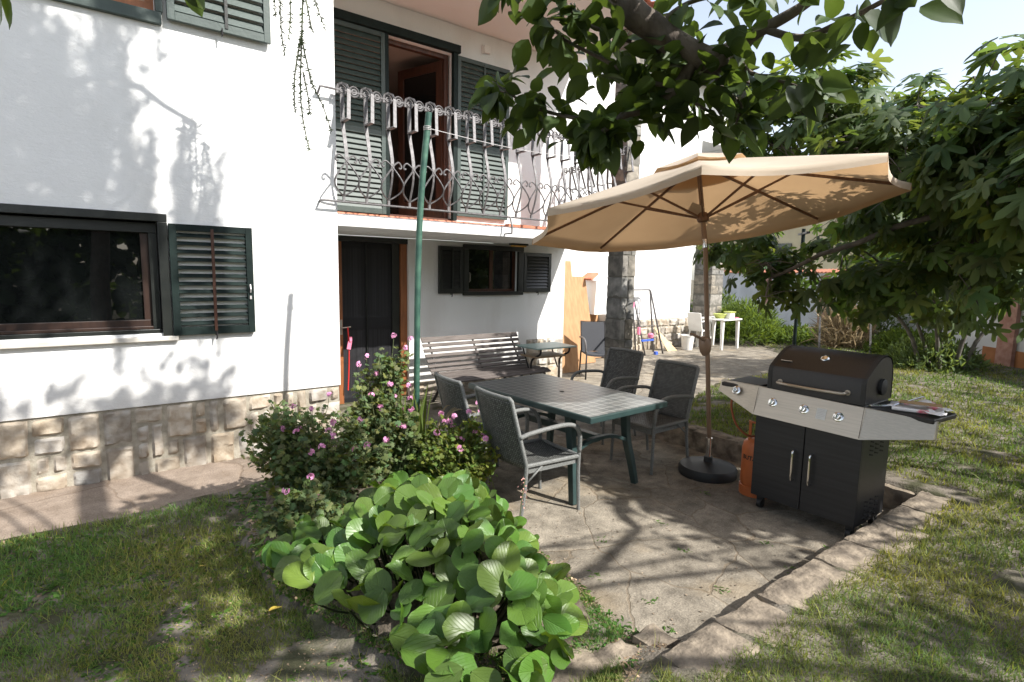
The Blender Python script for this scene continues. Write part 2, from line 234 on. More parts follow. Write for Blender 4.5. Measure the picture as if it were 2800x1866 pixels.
# ------------------------------------------------------------------ mesh builder
class MB:
    def __init__(s): s.v = []; s.f = []; s.uv = {}; s.t = []
    def add(s, vs, fs, uvs=None, tint=1.0):
        o = len(s.v); s.v += [tuple(p) for p in vs]; s.t += [tint]*len(vs)
        for i, f in enumerate(fs):
            if uvs: s.uv[len(s.f)] = [uvs[k] for k in f]
            s.f.append(tuple(o+k for k in f))
        return s
    def box(s, x0, x1, y0, y1, z0, z1, tint=1.0):
        vs = [(x, y, z) for x in (x0, x1) for y in (y0, y1) for z in (z0, z1)]
        return s.add(vs, [(0, 1, 3, 2), (4, 6, 7, 5), (0, 4, 5, 1), (2, 3, 7, 6), (0, 2, 6, 4), (1, 5, 7, 3)], None, tint)
    def obox(s, c, size, R=None, tint=1.0):
        R = R or Matrix.Identity(3); c = Vector(c)
        vs = [c+R@Vector((x*size[0]/2, y*size[1]/2, z*size[2]/2)) for x in (-1, 1) for y in (-1, 1) for z in (-1, 1)]
        return s.add(vs, [(0, 1, 3, 2), (4, 6, 7, 5), (0, 4, 5, 1), (2, 3, 7, 6), (0, 2, 6, 4), (1, 5, 7, 3)], None, tint)
    def bar(s, a, b, w, h, up=(0, 0, 1)):
        a = Vector(a); b = Vector(b); d = b-a; l = d.length; d.normalize(); upv = Vector(up)
        sx = d.cross(upv)
        if sx.length < 1e-4: sx = d.cross(Vector((1, 0, 0)))
        sx.normalize(); sz = sx.cross(d).normalized()
        R = Matrix((sx, d, sz)).transposed()
        return s.obox((a+b)/2, (w, l, h), R)
    def tube(s, pts, r, n=8, cap=True, closed=False, flat=None, tint=1.0):
        pts = [Vector(p) for p in pts]; m = len(pts); rs = r if isinstance(r, (list, tuple)) else [r]*m
        prev = None; vs = []
        for i, p in enumerate(pts):
            if closed: d = pts[(i+1) % m]-pts[i-1]
            else: d = pts[min(i+1, m-1)]-pts[max(i-1, 0)]
            if d.length < 1e-9: d = Vector((0, 0, 1))
            d.normalize()
            if prev is None:
                a = d.cross(Vector((0, 0, 1)))
                if a.length < 0.1: a = d.cross(Vector((1, 0, 0)))
            else: a = prev-d*prev.dot(d)
            a.normalize(); prev = a; b = d.cross(a)
            for k in range(n):
                t = 2*math.pi*k/n+math.pi/n
                ca, cb = math.cos(t), math.sin(t)
                if flat: cb *= flat
                vs.append(p+(a*ca+b*cb)*rs[i])
        fs = []
        for i in range(m if closed else m-1):
            j = (i+1) % m
            for k in range(n): fs.append((i*n+k, i*n+(k+1) % n, j*n+(k+1) % n, j*n+k))
        if cap and not closed: fs.append(tuple(reversed(range(n)))); fs.append(tuple((m-1)*n+k for k in range(n)))
        return s.add(vs, fs, None, tint)
    def lathe(s, prof, c=(0, 0, 0), n=24, ax=None, capb=True, capt=True):
        c = Vector(c); R = Matrix.Identity(3)
        if ax is not None: R = Vector(ax).to_track_quat('Z', 'Y').to_matrix()
        vs = [c+R@Vector((r*math.cos(2*math.pi*k/n), r*math.sin(2*math.pi*k/n), z)) for r, z in prof for k in range(n)]
        fs = [(i*n+k, i*n+(k+1) % n, (i+1)*n+(k+1) % n, (i+1)*n+k) for i in range(len(prof)-1) for k in range(n)]
        if capb: fs.append(tuple(reversed(range(n))))
        if capt: fs.append(tuple((len(prof)-1)*n+k for k in range(n)))
        return s.add(vs, fs)
    def prism(s, poly, ax, a, b):
        def P(u, v, w):
            return {0: (w, u, v), 1: (u, w, v), 2: (u, v, w)}[ax]
        n = len(poly); vs = [P(u, v, a) for u, v in poly]+[P(u, v, b) for u, v in poly]
        fs = [(i, (i+1) % n, n+(i+1) % n, n+i) for i in range(n)]+[tuple(reversed(range(n))), tuple(range(n, 2*n))]
        return s.add(vs, fs)
    def grid(s, fn, nu, nv, tint=1.0):
        vs = []; uv = []
        for j in range(nv+1):
            for i in range(nu+1):
                u, v = i/nu, j/nv; vs.append(fn(u, v)); uv.append((u, v))
        fs = [(j*(nu+1)+i, j*(nu+1)+i+1, (j+1)*(nu+1)+i+1, (j+1)*(nu+1)+i) for j in range(nv) for i in range(nu)]
        return s.add(vs, fs, uv, tint)
    def build(s, name, m, parent=None, smooth=False, bevel=0, solid=0, seg=2, org=None, auto=None):
        me = bpy.data.meshes.new(name); L = Vector((0, 0, 0))
        if org is not None: L = Vector(org)
        elif parent is not None: L = Vector(parent.get('org', (0, 0, 0)))
        me.from_pydata([(x-L.x, y-L.y, z-L.z) for x, y, z in s.v], [], s.f)
        if s.uv:
            ul = me.uv_layers.new(name='UVMap'); k = 0
            for pi, p in enumerate(me.polygons):
                us = s.uv.get(pi)
                for q in range(p.loop_total):
                    if us: ul.data[p.loop_start+q].uv = us[q]
        if any(t != 1.0 for t in s.t) or m.name in TINTED:
            a = me.attributes.new('tint', 'FLOAT_COLOR', 'POINT')
            arr = np.ones((len(s.v), 4), np.float32); tt = s.t
            for i, t in enumerate(tt):
                arr[i, :3] = t
            a.data.foreach_set('color', arr.ravel())
        me.materials.append(m)
        # consistent outward normals
        import bmesh
        bm = bmesh.new(); bm.from_mesh(me); bmesh.ops.recalc_face_normals(bm, faces=bm.faces); bm.to_mesh(me); bm.free()
        if smooth:
            me.polygons.foreach_set('use_smooth', [True]*len(me.polygons))
        me.update()
        o = bpy.data.objects.new(name, me); COL.objects.link(o)
        if parent is not None:
            o.parent = parent; o['org'] = tuple(float(q) for q in L)
        elif org is not None: o.location = L
        if bevel:
            b = o.modifiers.new('bevel', 'BEVEL'); b.width = bevel; b.segments = seg; b.limit_method = 'ANGLE'; b.angle_limit = math.radians(40); b.harden_normals = False
        if solid:
            b = o.modifiers.new('solid', 'SOLIDIFY'); b.thickness = solid; b.offset = 0
        if smooth and auto: 
            for e in me.edges: pass
            me.set_sharp_from_angle(angle=math.radians(auto))
        return o
TINTED = {'split_limestone', 'weathered_grey_stone', 'pink_petal', 'pale_dry_plume'}
def thing(name, label, cat, org=(0, 0, 0), group=None):
    o = bpy.data.objects.new(name, None); COL.objects.link(o); o.location = org; o['org'] = tuple(float(q) for q in org)
    o.empty_display_size = 0.1
    o['label'] = label; o['category'] = cat
    if group: o['group'] = group
    return o
def tag(o, label, cat, group=None):
    o['label'] = label; o['category'] = cat
    if group: o['group'] = group
    return o
def structure(o): o['kind'] = 'structure'; return o
def finish():
    for o in COL.objects:
        if 'org' in o: del o['org']

def arc(c, r, a0, a1, n, plane='xz'):
    out = []
    for i in range(n+1):
        t = a0+(a1-a0)*i/n; u, v = r*math.cos(t), r*math.sin(t)
        out.append({'xz': (c[0]+u, c[1], c[2]+v), 'yz': (c[0], c[1]+u, c[2]+v), 'xy': (c[0]+u, c[1]+v, c[2])}[plane])
    return out
def smoothpts(pts, n=6):
    P = [Vector(p) for p in pts]; out = []
    for i in range(len(P)-1):
        p0 = P[max(i-1, 0)]; p1 = P[i]; p2 = P[i+1]; p3 = P[min(i+2, len(P)-1)]
        for k in range(n):
            t = k/n; out.append(0.5*((2*p1)+(p2-p0)*t+(2*p0-5*p1+4*p2-p3)*t*t+(3*p1-p0-3*p2+p3)*t**3))
    out.append(P[-1]); return out
def taper(a, b, n): return [a+(b-a)*i/(n-1) for i in range(n)]

# leaf clouds, all numpy
def basis(nrm, tip):
    """columns: x = side, y = tip, z = normal"""
    z = nrm/np.maximum(np.linalg.norm(nrm, axis=1, keepdims=True), 1e-9)
    y = tip-z*np.sum(tip*z, axis=1, keepdims=True); y /= np.maximum(np.linalg.norm(y, axis=1, keepdims=True), 1e-9)
    x = np.cross(y, z); return np.stack([x, y, z], axis=2)
def cloud(name, tv, tf, pos, R, scale, tint, m, parent=None, uv=None, smooth=True, org=None, deform=None):
    tv = np.asarray(tv, np.float64); n = len(pos); k = len(tv)
    scale = np.asarray(scale); 
    if scale.ndim == 1: scale = np.repeat(scale[:, None], 3, 1)
    loc = tv[None]*scale[:, None, :]
    if deform is not None: loc = deform(loc)
    V = np.einsum('nij,nkj->nki', R, loc)+pos[:, None, :]
    L = np.zeros(3)
    if org is not None: L = np.array(org)
    elif parent is not None: L = np.array(list(parent.get('org', (0, 0, 0))))
    V = (V-L).reshape(-1, 3)
    lens = np.array([len(f) for f in tf]); flat = np.concatenate([np.array(f) for f in tf])
    loops = (flat[None]+(np.arange(n)*k)[:, None]).ravel(); tot = np.tile(lens, n); start = np.concatenate([[0], np.cumsum(tot)[:-1]])
    me = bpy.data.meshes.new(name); me.vertices.add(len(V)); me.vertices.foreach_set('co', V.astype(np.float32).ravel())
    me.loops.add(len(loops)); me.loops.foreach_set('vertex_index', loops.astype(np.int32))
    me.polygons.add(len(tot)); me.polygons.foreach_set('loop_start', start.astype(np.int32)); me.polygons.foreach_set('loop_total', tot.astype(np.int32))
    if smooth: me.polygons.foreach_set('use_smooth', np.ones(len(tot), bool))
    if uv is not None:
        ul = me.uv_layers.new(name='UVMap'); ul.data.foreach_set('uv', np.tile(np.asarray(uv)[flat], (n, 1)).astype(np.float32).ravel())
    tint = np.asarray(tint, np.float32)
    if tint.ndim == 1: tint = np.repeat(tint[:, None], 3, 1)
    c = np.ones((n, k, 4), np.float32); c[:, :, :3] = tint[:, None, :]
    a = me.attributes.new('tint', 'FLOAT_COLOR', 'POINT'); a.data.foreach_set('color', c.ravel())
    me.materials.append(m); me.update(calc_edges=True); me.validate()
    o = bpy.data.objects.new(name, me); COL.objects.link(o)
    if parent is not None: o.parent = parent; o['org'] = tuple(float(q) for q in L)
    elif org is not None: o.location = org
    return o
def leaf_template(prof, nu=2, fold=0.15, droop=0.2, wave=0.0):
    """prof: list of (t along, halfwidth). returns verts, faces, uv"""
    vs = []; uv = []
    for j, (t, w) in enumerate(prof):
        for i in range(-nu, nu+1):
            x = w*i/nu; ww = wave*math.sin(j*2.1+i*1.7)*abs(i)/nu
            vs.append((x, t, fold*abs(x)-droop*t*t+ww)); uv.append((i/nu*w*2, t))
    c = 2*nu+1
    fs = [(j*c+i, j*c+i+1, (j+1)*c+i+1, (j+1)*c+i) for j in range(len(prof)-1) for i in range(c-1)]
    return vs, fs, uv
OVATE = leaf_template([(0, 0.01), (0.12, 0.2), (0.3, 0.31), (0.5, 0.33), (0.7, 0.26), (0.87, 0.13), (1, 0.005)], 2, 0.25, 0.22, 0.01)
ROUND = leaf_template([(0, 0.06), (0.07, 0.22), (0.2, 0.37), (0.36, 0.43), (0.52, 0.47), (0.68, 0.46), (0.82, 0.37), (0.92, 0.25), (0.98, 0.11), (1, 0.02)], 5, 0.16, 0.14, 0.018)
SMALL = leaf_template([(0, 0.04), (0.4, 0.36), (0.8, 0.28), (1, 0.02)], 1, 0.3, 0.2)
def lobed(angs, rads, inner=0.35):
    vs = [(0, 0, 0)]; uv = [(0, 0)]; n = len(angs)
    for a, r in zip(angs, rads):
        x, y = r*math.sin(a), r*math.cos(a); vs.append((x*inner, y*inner, 0.03)); uv.append((x*inner, y*inner))
    for a, r in zip(angs, rads):
        x, y = r*math.sin(a), r*math.cos(a); vs.append((x, y, -0.16*r*r+0.02*math.sin(a*5))); uv.append((x, y))
    fs = []
    for i in range(n-1):
        fs.append((0, 1+i+1, 1+i)); fs.append((1+i, 2+i, n+2+i, n+1+i))
    return vs, fs, uv
_fa = []; _fr = []
for k, (a, r) in enumerate([(-2.5, 0.30), (-2.05, 0.50), (-1.75, 0.55), (-1.45, 0.30), (-1.05, 0.72), (-0.85, 0.84), (-0.68, 0.72), (-0.45, 0.28), (-0.2, 0.78), (0, 1.0), (0.2, 0.78), (0.45, 0.28), (0.68, 0.72), (0.85, 0.84), (1.05, 0.72), (1.45, 0.30), (1.75, 0.55), (2.05, 0.50), (2.5, 0.30)]):
    _fa.append(a); _fr.append(r)
FIG = lobed(_fa, _fr)
_ga = [(-2.6, .5), (-2.1, .8), (-1.7, .6), (-1.3, 1.0), (-.95, .68), (-.5, 1.05), (-.25, .75), (0, 1.1), (.25, .75), (.5, 1.05), (.95, .68), (1.3, 1.0), (1.7, .6), (2.1, .8), (2.6, .5)]
GER = lobed([a for a, r in _ga], [r for a, r in _ga], 0.5)
def unit(n): v = RS.normal(size=(n, 3)); return v/np.linalg.norm(v, axis=1, keepdims=True)
#MAIN
# ================================================================== GROUND
PAVED = [(1.98, 1.30), (4.86, 1.30), (4.96, 3.9), (7.9, 5.0), (9.4, 4.95), (12.6, 6.3), (15.2, 9.0), (16, 12), (6, 12), (6, 6.0), (-9, 6.0), (-9, 4.55), (-.5, 4.60), (.15, 4.58), (.6, 4.66), (1.2, 4.72), (1.7, 4.5), (1.95, 4.2), (2.1, 3.4), (2.08, 2.6), (2.0, 2.0)]
BED = [(0.95, 4.55), (0.72, 3.6), (0.70, 2.9), (0.92, 2.2), (1.2, 1.62), (1.85, 1.58), (2.05, 2.0), (2.12, 2.6), (2.14, 3.4), (1.98, 4.25), (1.6, 4.6)]
def inpoly(x, y, P):
    c = False; n = len(P); j = n-1
    for i in range(n):
        xi, yi = P[i]; xj, yj = P[j]
        if (yi > y) != (yj > y) and x < (xj-xi)*(y-yi)/(yj-yi)+xi: c = not c
        j = i
    return c
def inpoly_np(X, Y, P):
    c = np.zeros(X.shape, bool); n = len(P); j = n-1
    for i in range(n):
        xi, yi = P[i]; xj, yj = P[j]
        if yi != yj:
            t = ((yi > Y) != (yj > Y)) & (X < (xj-xi)*(Y-yi)/(yj-yi)+xi); c ^= t
        j = i
    return c
def sm(a, b, x):
    t = min(1, max(0, (x-a)/(b-a))); return t*t*(3-2*t)
def ground_z(x, y):
    right = 0.19*(1-sm(1.15, 1.75, y)) if x < 4.8 else 0.19
    if x > 4.8:
        # slopes down to the terrace edge
        e = 3.9+(x-4.9)*0.36 if x < 7.9 else (5.0+(x-9.4)*0.4 if x > 9.4 else 4.95)
        right = 0.19-0.13*sm(-1.2, 0.0, y-e)
    z = max(right, 0.035)
    z += 0.018*mnoise.noise(Vector((x*0.9, y*0.9, 3.1)))+0.008*mnoise.noise(Vector((x*4, y*4, 1)))
    if inpoly(x, y, BED): z += 0.05
    return z
xs = np.unique(np.round(np.concatenate([np.linspace(-120, -8, 8), np.arange(-8, -1, .5), np.arange(-1, 6.6, .07), np.arange(6.6, 17, .25), np.linspace(17, 200, 14)]), 3))
ys = np.unique(np.round(np.concatenate([np.linspace(-100, -2, 8), np.arange(-2, 0, .3), np.arange(0, 5.6, .07), np.arange(5.6, 14, .3), np.linspace(14, 220, 12)]), 3))
g = MB(); nx, ny = len(xs), len(ys)
Zs = {}
for j, y in enumerate(ys):
    for i, x in enumerate(xs):
        g.v.append((float(x), float(y), -0.07 if inpoly(x, y, PAVED) else ground_z(float(x), float(y)))); g.t.append(1.0)
for j in range(ny-1):
    for i in range(nx-1): g.f.append((j*nx+i, j*nx+i+1, (j+1)*nx+i+1, (j+1)*nx+i))
structure(g.build('ground', M['soil'], smooth=True))
b = MB(); b.add([(x, y, 0) for x, y in [(1.75, 1.32), (4.88, 1.32), (5.0, 3.9), (7.9, 5.0), (9.4, 4.95), (12.6, 6.3), (15.2, 9.0), (16, 12), (6, 12), (6, 6.9), (2, 6.9), (2, 5.6), (1.75, 5.6)]]+[], [tuple(range(13))])
pa = structure(b.build('patio', M['patio']))
b = MB(); b.box(-9, 1.75, 4.4, 5.6, -0.2, 0.0)
structure(b.build('path', M['path']))
# raised bed of soil
b = MB()
def bedz(x, y): return 0.05+0.07*mnoise.noise(Vector((x*2, y*2, 7)))+0.03*mnoise.noise(Vector((x*9, y*9, 7)))
cx_, cy_ = 1.45, 3.0
rows = 10; ring = smoothpts([(x, y, 0) for x, y in BED]+[(BED[0][0], BED[0][1], 0)], 6)[:-1]; nr = len(ring)
for k in range(rows):
    s = 1-k/rows
    for p in ring:
        x = cx_+(p.x-cx_)*s; y = cy_+(p.y-cy_)*s; b.v.append((x, y, -0.02+0.15*sm(0, .3, 1-s)+bedz(x, y)*sm(0, .1, 1-s))); b.t.append(1.0)
for k in range(rows-1):
    for i in range(nr): b.f.append((k*nr+i, k*nr+(i+1) % nr, (k+1)*nr+(i+1) % nr, (k+1)*nr+i))
b.f.append(tuple((rows-1)*nr+i for i in range(nr)))
structure(b.build('flower_bed', M['bedsoil'], smooth=True))

def rockbox(mb, x0, x1, y0, y1, z0, z1, amp=0.02, n=5, seed=0.0, tint=1.0, fs=7.0, rnd_=0.35):
    c = Vector(((x0+x1)/2, (y0+y1)/2, (z0+z1)/2)); h = Vector(((x1-x0)/2, (y1-y0)/2, (z1-z0)/2))
    def nn(l): return max(2, min(n*3, int(l/0.045))) if n > 2 else n
    def disp(u):   # u in [-1,1]^3
        q = Vector(u)
        e = [abs(k) for k in u]; p = Vector((c.x+h.x*q.x, c.y+h.y*q.y, c.z+h.z*q.z))
        out = Vector((q.x/h.x, q.y/h.y, q.z/h.z)); 
        nz = Vector((mnoise.noise(p*fs+Vector((seed, 0, 0))), mnoise.noise(p*fs+Vector((0, seed+9, 0))), mnoise.noise(p*fs+Vector((0, 0, seed+17)))))
        nz2 = Vector((mnoise.noise(p*fs*3.1+Vector((seed, 0, 0))), mnoise.noise(p*fs*3.1+Vector((0, seed+9, 0))), mnoise.noise(p*fs*3.1+Vector((0, 0, seed+17)))))
        m = min(h)*rnd_; es = sorted(e); k = max(0, es[1]-0.72)/0.28; ins = Vector([-(1 if q[i] > 0 else -1)*m*k*k*.6*max(0, e[i]-.72)/.28 for i in range(3)])
        return p+nz*amp+nz2*amp*0.5+ins
    faces = [((0, 1), 2, 1), ((0, 1), 2, -1), ((0, 2), 1, 1), ((0, 2), 1, -1), ((1, 2), 0, 1), ((1, 2), 0, -1)]
    L = (x1-x0, y1-y0, z1-z0)
    for (a, bb), k, sgn in faces:
        nu, nv = nn(L[a]), nn(L[bb])
        def fn(u, v):
            q = [0, 0, 0]; q[a] = 2*u-1; q[bb] = 2*v-1; q[k] = sgn; return disp(q)
        mb.grid(fn, nu, nv, tint)
def stonetint(r, dark=0):
    t = r.uniform(0.72, 1.12)-dark; w = r.uniform(-.06, .06); return (t*(1+w), t, t*(1-w*1.5))

# stone edging of the sunken patio (mortared, moves as one)
b = MB(); r = random.Random(3); x = 1.80
while x < 4.72:
    l = r.uniform(0.34, 0.62); l = min(l, 4.9-x)
    rockbox(b, x-.003, x+l+.003, 1.06+r.uniform(-.04, .03), 1.335+r.uniform(-.012, .012), -0.08, 0.195+r.uniform(-.014, .014), amp=0.011, seed=r.uniform(0, 50), fs=9, rnd_=.16); x += l
kerb = b.build('stone_kerb', M['kerb'], smooth=True, auto=75, org=(1.8, 1.2, 0)); tag(kerb, 'low rough stone kerb between the sunken patio and the right lawn, running in front of the grill', 'kerb')
b = MB(); y = 1.36
while y < 3.85:
    l = r.uniform(0.35, 0.6)
    rockbox(b, 4.80+r.uniform(-.02, .02), 5.02, y-.012, y+l+.012, -0.08, 0.185+r.uniform(-.02, .02), amp=0.018, seed=r.uniform(0, 50), fs=6, rnd_=.12); y += l
kerb2 = b.build('stone_kerb', M['kerb'], smooth=True, auto=75, org=(4.9, 1.4, 0)); tag(kerb2, 'shaded stone kerb behind the parasol base, ending at the far terrace', 'kerb')
b = MB()
for i, (x0, y0, w_, l_, a_) in enumerate([(1.42, 1.48, .2, .30, .2), (1.66, 1.40, .22, .24, -.2), (1.93, 1.42, .16, .18, .1)]):
    rockbox(b, x0, x0+l_, y0, y0+w_, -0.05, 0.09, amp=0.018, seed=i*7.0, fs=11, n=6)
tag(b.build('edging_stone_row', M['kerb'], smooth=True, auto=75, org=(1.6, 1.5, 0)), 'short row of rough stones at the near corner of the patio beside the big-leaved plant', 'edging stones')

# ================================================================== HOUSE
house = thing('house', 'white rendered two storey house with green shutters, stone base and balcony', 'house', (2.0, 5.5, 0))
def wallcells(mb, x0, x1, z0, z1, ya, yb, holes, ax='x'):
    X = sorted(set([x0, x1]+[h[0] for h in holes]+[h[1] for h in holes])); X = [v for v in X if x0 <= v <= x1]
    Z = sorted(set([z0, z1]+[h[2] for h in holes]+[h[3] for h in holes])); Z = [v for v in Z if z0 <= v <= z1]
    def solid(i, j):
        if i < 0 or j < 0 or i >= len(X)-1 or j >= len(Z)-1: return False
        cx, cz = (X[i]+X[i+1])/2, (Z[j]+Z[j+1])/2
        return not any(h[0] < cx < h[1] and h[2] < cz < h[3] for h in holes)
    for i in range(len(X)-1):
        for j in range(len(Z)-1):
            if not solid(i, j): continue
            a, c, e, f = X[i], X[i+1], Z[j], Z[j+1]
            mb.add([(a, ya, e), (c, ya, e), (c, ya, f), (a, ya, f)], [(0, 1, 2, 3)]); mb.add([(a, yb, e), (a, yb, f), (c, yb, f), (c, yb, e)], [(0, 1, 2, 3)])
            if not solid(i-1, j): mb.add([(a, ya, e), (a, ya, f), (a, yb, f), (a, yb, e)], [(0, 1, 2, 3)])
            if not solid(i+1, j): mb.add([(c, ya, e), (c, yb, e), (c, yb, f), (c, ya, f)], [(0, 1, 2, 3)])
            if not solid(i, j-1): mb.add([(a, ya, e), (a, yb, e), (c, yb, e), (c, ya, e)], [(0, 1, 2, 3)])
            if not solid(i, j+1): mb.add([(a, ya, f), (c, ya, f), (c, yb, f), (a, yb, f)], [(0, 1, 2, 3)])
def wall(name, args, m='stucco', label=None):
    b = MB(); wallcells(b, *args); 
    o = b.build(name, M[m], house)
    import bmesh
    bm = bmesh.new(); bm.from_mesh(o.data); bmesh.ops.remove_doubles(bm, verts=bm.verts, dist=1e-4); bmesh.ops.recalc_face_normals(bm, faces=bm.faces); bm.to_mesh(o.data); bm.free()
    if label: o['label'] = label
    return o
wall('wall', (-6, 2.0, 0.586, 5.04, 5.485, 5.8, [(-1.35, 0.50, 1.19, 2.13), (-1.2, 0.56, 3.74, 4.9)]), label='white facade wall with dappled tree shadow')
b = MB(); b.box(1.72, 1.998, 5.802, 7.1, -.1, 2.17).box(1.72, 1.998, 5.802, 7.1, 2.335, 5.04); b.build('wall', M['stucco'], house)
wall('wall', (2.0, 6.28, -0.1, 2.174, 6.85, 7.1, [(2.3, 3.458, -.2, 2.166), (4.37, 5.33, 1.45, 2.10)]), label='shaded wall under the balcony')
wall('wall', (2.0, 6.28, 2.30, 5.04, 6.85, 7.1, [(2.2, 4.12, 2.45, 4.66)]), label='balcony wall')
b = MB(); b.box(6.0, 6.278, 7.102, 8.5, -.1, 5.04); b.build('wall', M['stucco'], house)
wall('wall', (6.282, 12.07, 0.715, 2.75, 8.5, 8.8, []), label='sunlit wall of the far wing')
wall('wall', (6.282, 13.72, 2.752, 6.50, 8.5, 8.8, [(12.2, 13.39, 3.4, 5.04)]), label='upper wall of the far wing')
b = MB(); b.box(11.8, 12.07, 8.802, 13, 0.0, 2.75).box(13.45, 13.72, 8.802, 13, 2.752, 6.5).box(12.071, 13.72, 8.802, 13, 2.6, 2.749); b.build('wall', M['stucco'], house)
b = MB(); b.box(12.0, 13.44, 9.9, 10.0, 3.2, 5.4).box(12.0, 13.44, 8.802, 9.9, 5.05, 5.1); lw = b.build('loggia', M['stucco'], house)
b = MB(); b.box(13.0, 13.25, 9.85, 9.898, 4.0, 4.55); b.build('shutter', M['sill'], lw)
# balcony slab, tiles, soffit
b = MB(); b.box(2.0, 6.28, 5.5, 6.848, 2.176, 2.298); b.build('balcony_slab', M['stucco'], house, bevel=.006)
b = MB(); b.box(2.003, 6.27, 5.62, 6.846, 2.30, 2.325).box(4.12, 6.27, 5.515, 5.60, 2.30, 2.335); b.build('floor_tiles', M['tileroof'], house)
b = MB(); b.box(-6.2, 6.36, 5.17, 7.3, 5.044, 5.2); b.build('soffit', M['ceil'], house, bevel=.008)
b = MB()
nw = 60
for i in range(nw):
    pass
def tileroof(mb, x0, x1, y0, z0, y1, z1, p=0.22):
    n = int((x1-x0)/p*6); dy, dz = y1-y0, z1-z0; rows = 12
    def fn(u, v):
        x = x0+(x1-x0)*u; s = abs(math.sin(math.pi*(x-x0)/p)); rr_ = (v*rows) % 1
        return (x, y0+dy*v, z0+dz*v+0.05*s+0.02*(1-rr_))
    mb.grid(fn, n, rows*3)
tileroof(b, -6.2, 6.40, 5.15, 5.27, 9.5, 6.6); b.box(-6.2, 6.36, 5.2, 9.4, 5.202, 5.26); b.build('roof', M['tileroof'], house)
b = MB(); tileroof(b, 6.4, 14.6, 7.88, 6.50, 12.5, 8.1); b.build('roof', M['tileroof'], house)
b = MB(); b.box(6.37, 14.5, 7.95, 8.498, 6.30, 6.44).box(6.37, 14.5, 8.502, 12, 6.52, 6.58).box(14.3, 14.5, 8.5, 12, 6.3, 6.45); b.build('eave', M['roofgreen'], house)
b = MB(); pts = arc((0, 0, 0), 0.085, math.pi, 2*math.pi, 8, 'xz')
poly = [(7.86+p[0], 6.50+p[2]) for p in pts]+[(7.86+p[0]*.88, 6.50+p[2]*.88) for p in reversed(pts)]
b.prism(poly, 0, 6.37, 14.75)
for k in range(8): b.prism([(7.86+p[0]*1.07, 6.50+p[2]*1.07) for p in pts]+[(7.86+p[0], 6.50+p[2]) for p in reversed(pts)], 0, 7+k*1.05, 7.04+k*1.05)
b.build('gutter', M['gutter'], house)
# stone plinths: real irregular blocks on mortar
def stonefield(mb, x0, x1, z0, z1, y, seed, amp=0.021, rowh=0.145, colw=0.11, n=4, dark=0.0):
    r = random.Random(seed); nz = max(1, round((z1-z0)/rowh)); nx_ = max(1, round((x1-x0)/colw)); used = [[0]*nx_ for _ in range(nz)]
    H_ = (z1-z0)/nz; W_ = (x1-x0)/nx_
    xo = [[r.uniform(-.018, .018) for _ in range(nx_+1)] for _ in range(nz)]
    for j in range(nz):
        for i in range(nx_):
            if used[j][i]: continue
            h = 2 if (j+1 < nz and r.random() < .38) else 1
            w = r.choice([1, 1, 2]) if h == 2 else r.choice([1, 2, 2, 3])
            if h == 2 and w == 1 and r.random() < .25: w = 2
            while w > 1 and (i+w > nx_ or any(used[jj][i+k] for jj in range(j, j+h) for k in range(w))): w -= 1
            if h == 2 and any(used[j+1][i+k] for k in range(w)): h = 1
            for jj in range(j, j+h):
                for k in range(w): used[jj][i+k] = 1
            a = x0+i*W_+.008+r.uniform(-.004, .008); c = x0+(i+w)*W_-.008-r.uniform(-.004, .008); e = z0+j*H_+.007; f = z0+(j+h)*H_-.007
            sd = r.uniform(0, 99); t = stonetint(r, dark if j else dark+.08); bul = r.uniform(.008, .018); jig = [r.uniform(-.005, .005) for _ in range(4)]
            nu = max(3, int((c-a)/.022)); nv = max(3, int((f-e)/.022))
            def fn(u, v):
                X_ = a+(c-a)*u; Z_ = e+(f-e)*v+jig[0]*(1-u)+jig[1]*u; X_ += jig[2]*(1-v)+jig[3]*v
                ed = min(1, min(u, 1-u)*(c-a)/.014)*min(1, min(v, 1-v)*(f-e)/.014)
                N_ = mnoise.noise(Vector((X_*9, Z_*9, sd)))*1.0+mnoise.noise(Vector((X_*24, Z_*24, sd)))*.55+abs(mnoise.noise(Vector((X_*14, Z_*18, sd+4))))*.9
                return (X_, y-(0.004+(bul+amp*N_)*(ed**.35)) if ed > 0 else y+.012, Z_)
            mb.grid(fn, nu, nv, t)
b = MB(); stonefield(b, -2.6, 2.0, -0.03, 0.578, 5.50, 5); pl = b.build('stone_plinth', M['stone'], house, smooth=True, auto=45)
b = MB(); b.box(-6, 1.99, 5.502, 5.8, -.15, .584); b.build('mortar_bed', M['mortar'], pl)
b = MB(); stonefield(b, 3.47, 5.5, -0.03, 0.22, 6.838, 8); stonefield(b, 5.5, 6.27, -.03, .70, 6.835, 9); pl = b.build('stone_plinth', M['stone'], house, smooth=True, auto=45)
b = MB(); b.box(3.46, 5.5, 6.843, 6.849, -.15, .22).box(5.5, 6.278, 6.840, 6.8488, -.15, .70); b.build('mortar_bed', M['mortar'], pl)
b = MB(); stonefield(b, 6.9, 12.06, -0.03, 0.71, 8.49, 12, rowh=.18, colw=.16); pl = b.build('stone_plinth', M['stone'], house, smooth=True, auto=45)
b = MB(); b.box(6.282, 12.068, 8.495, 8.8, -.15, .712); b.build('mortar_bed', M['mortar'], pl)
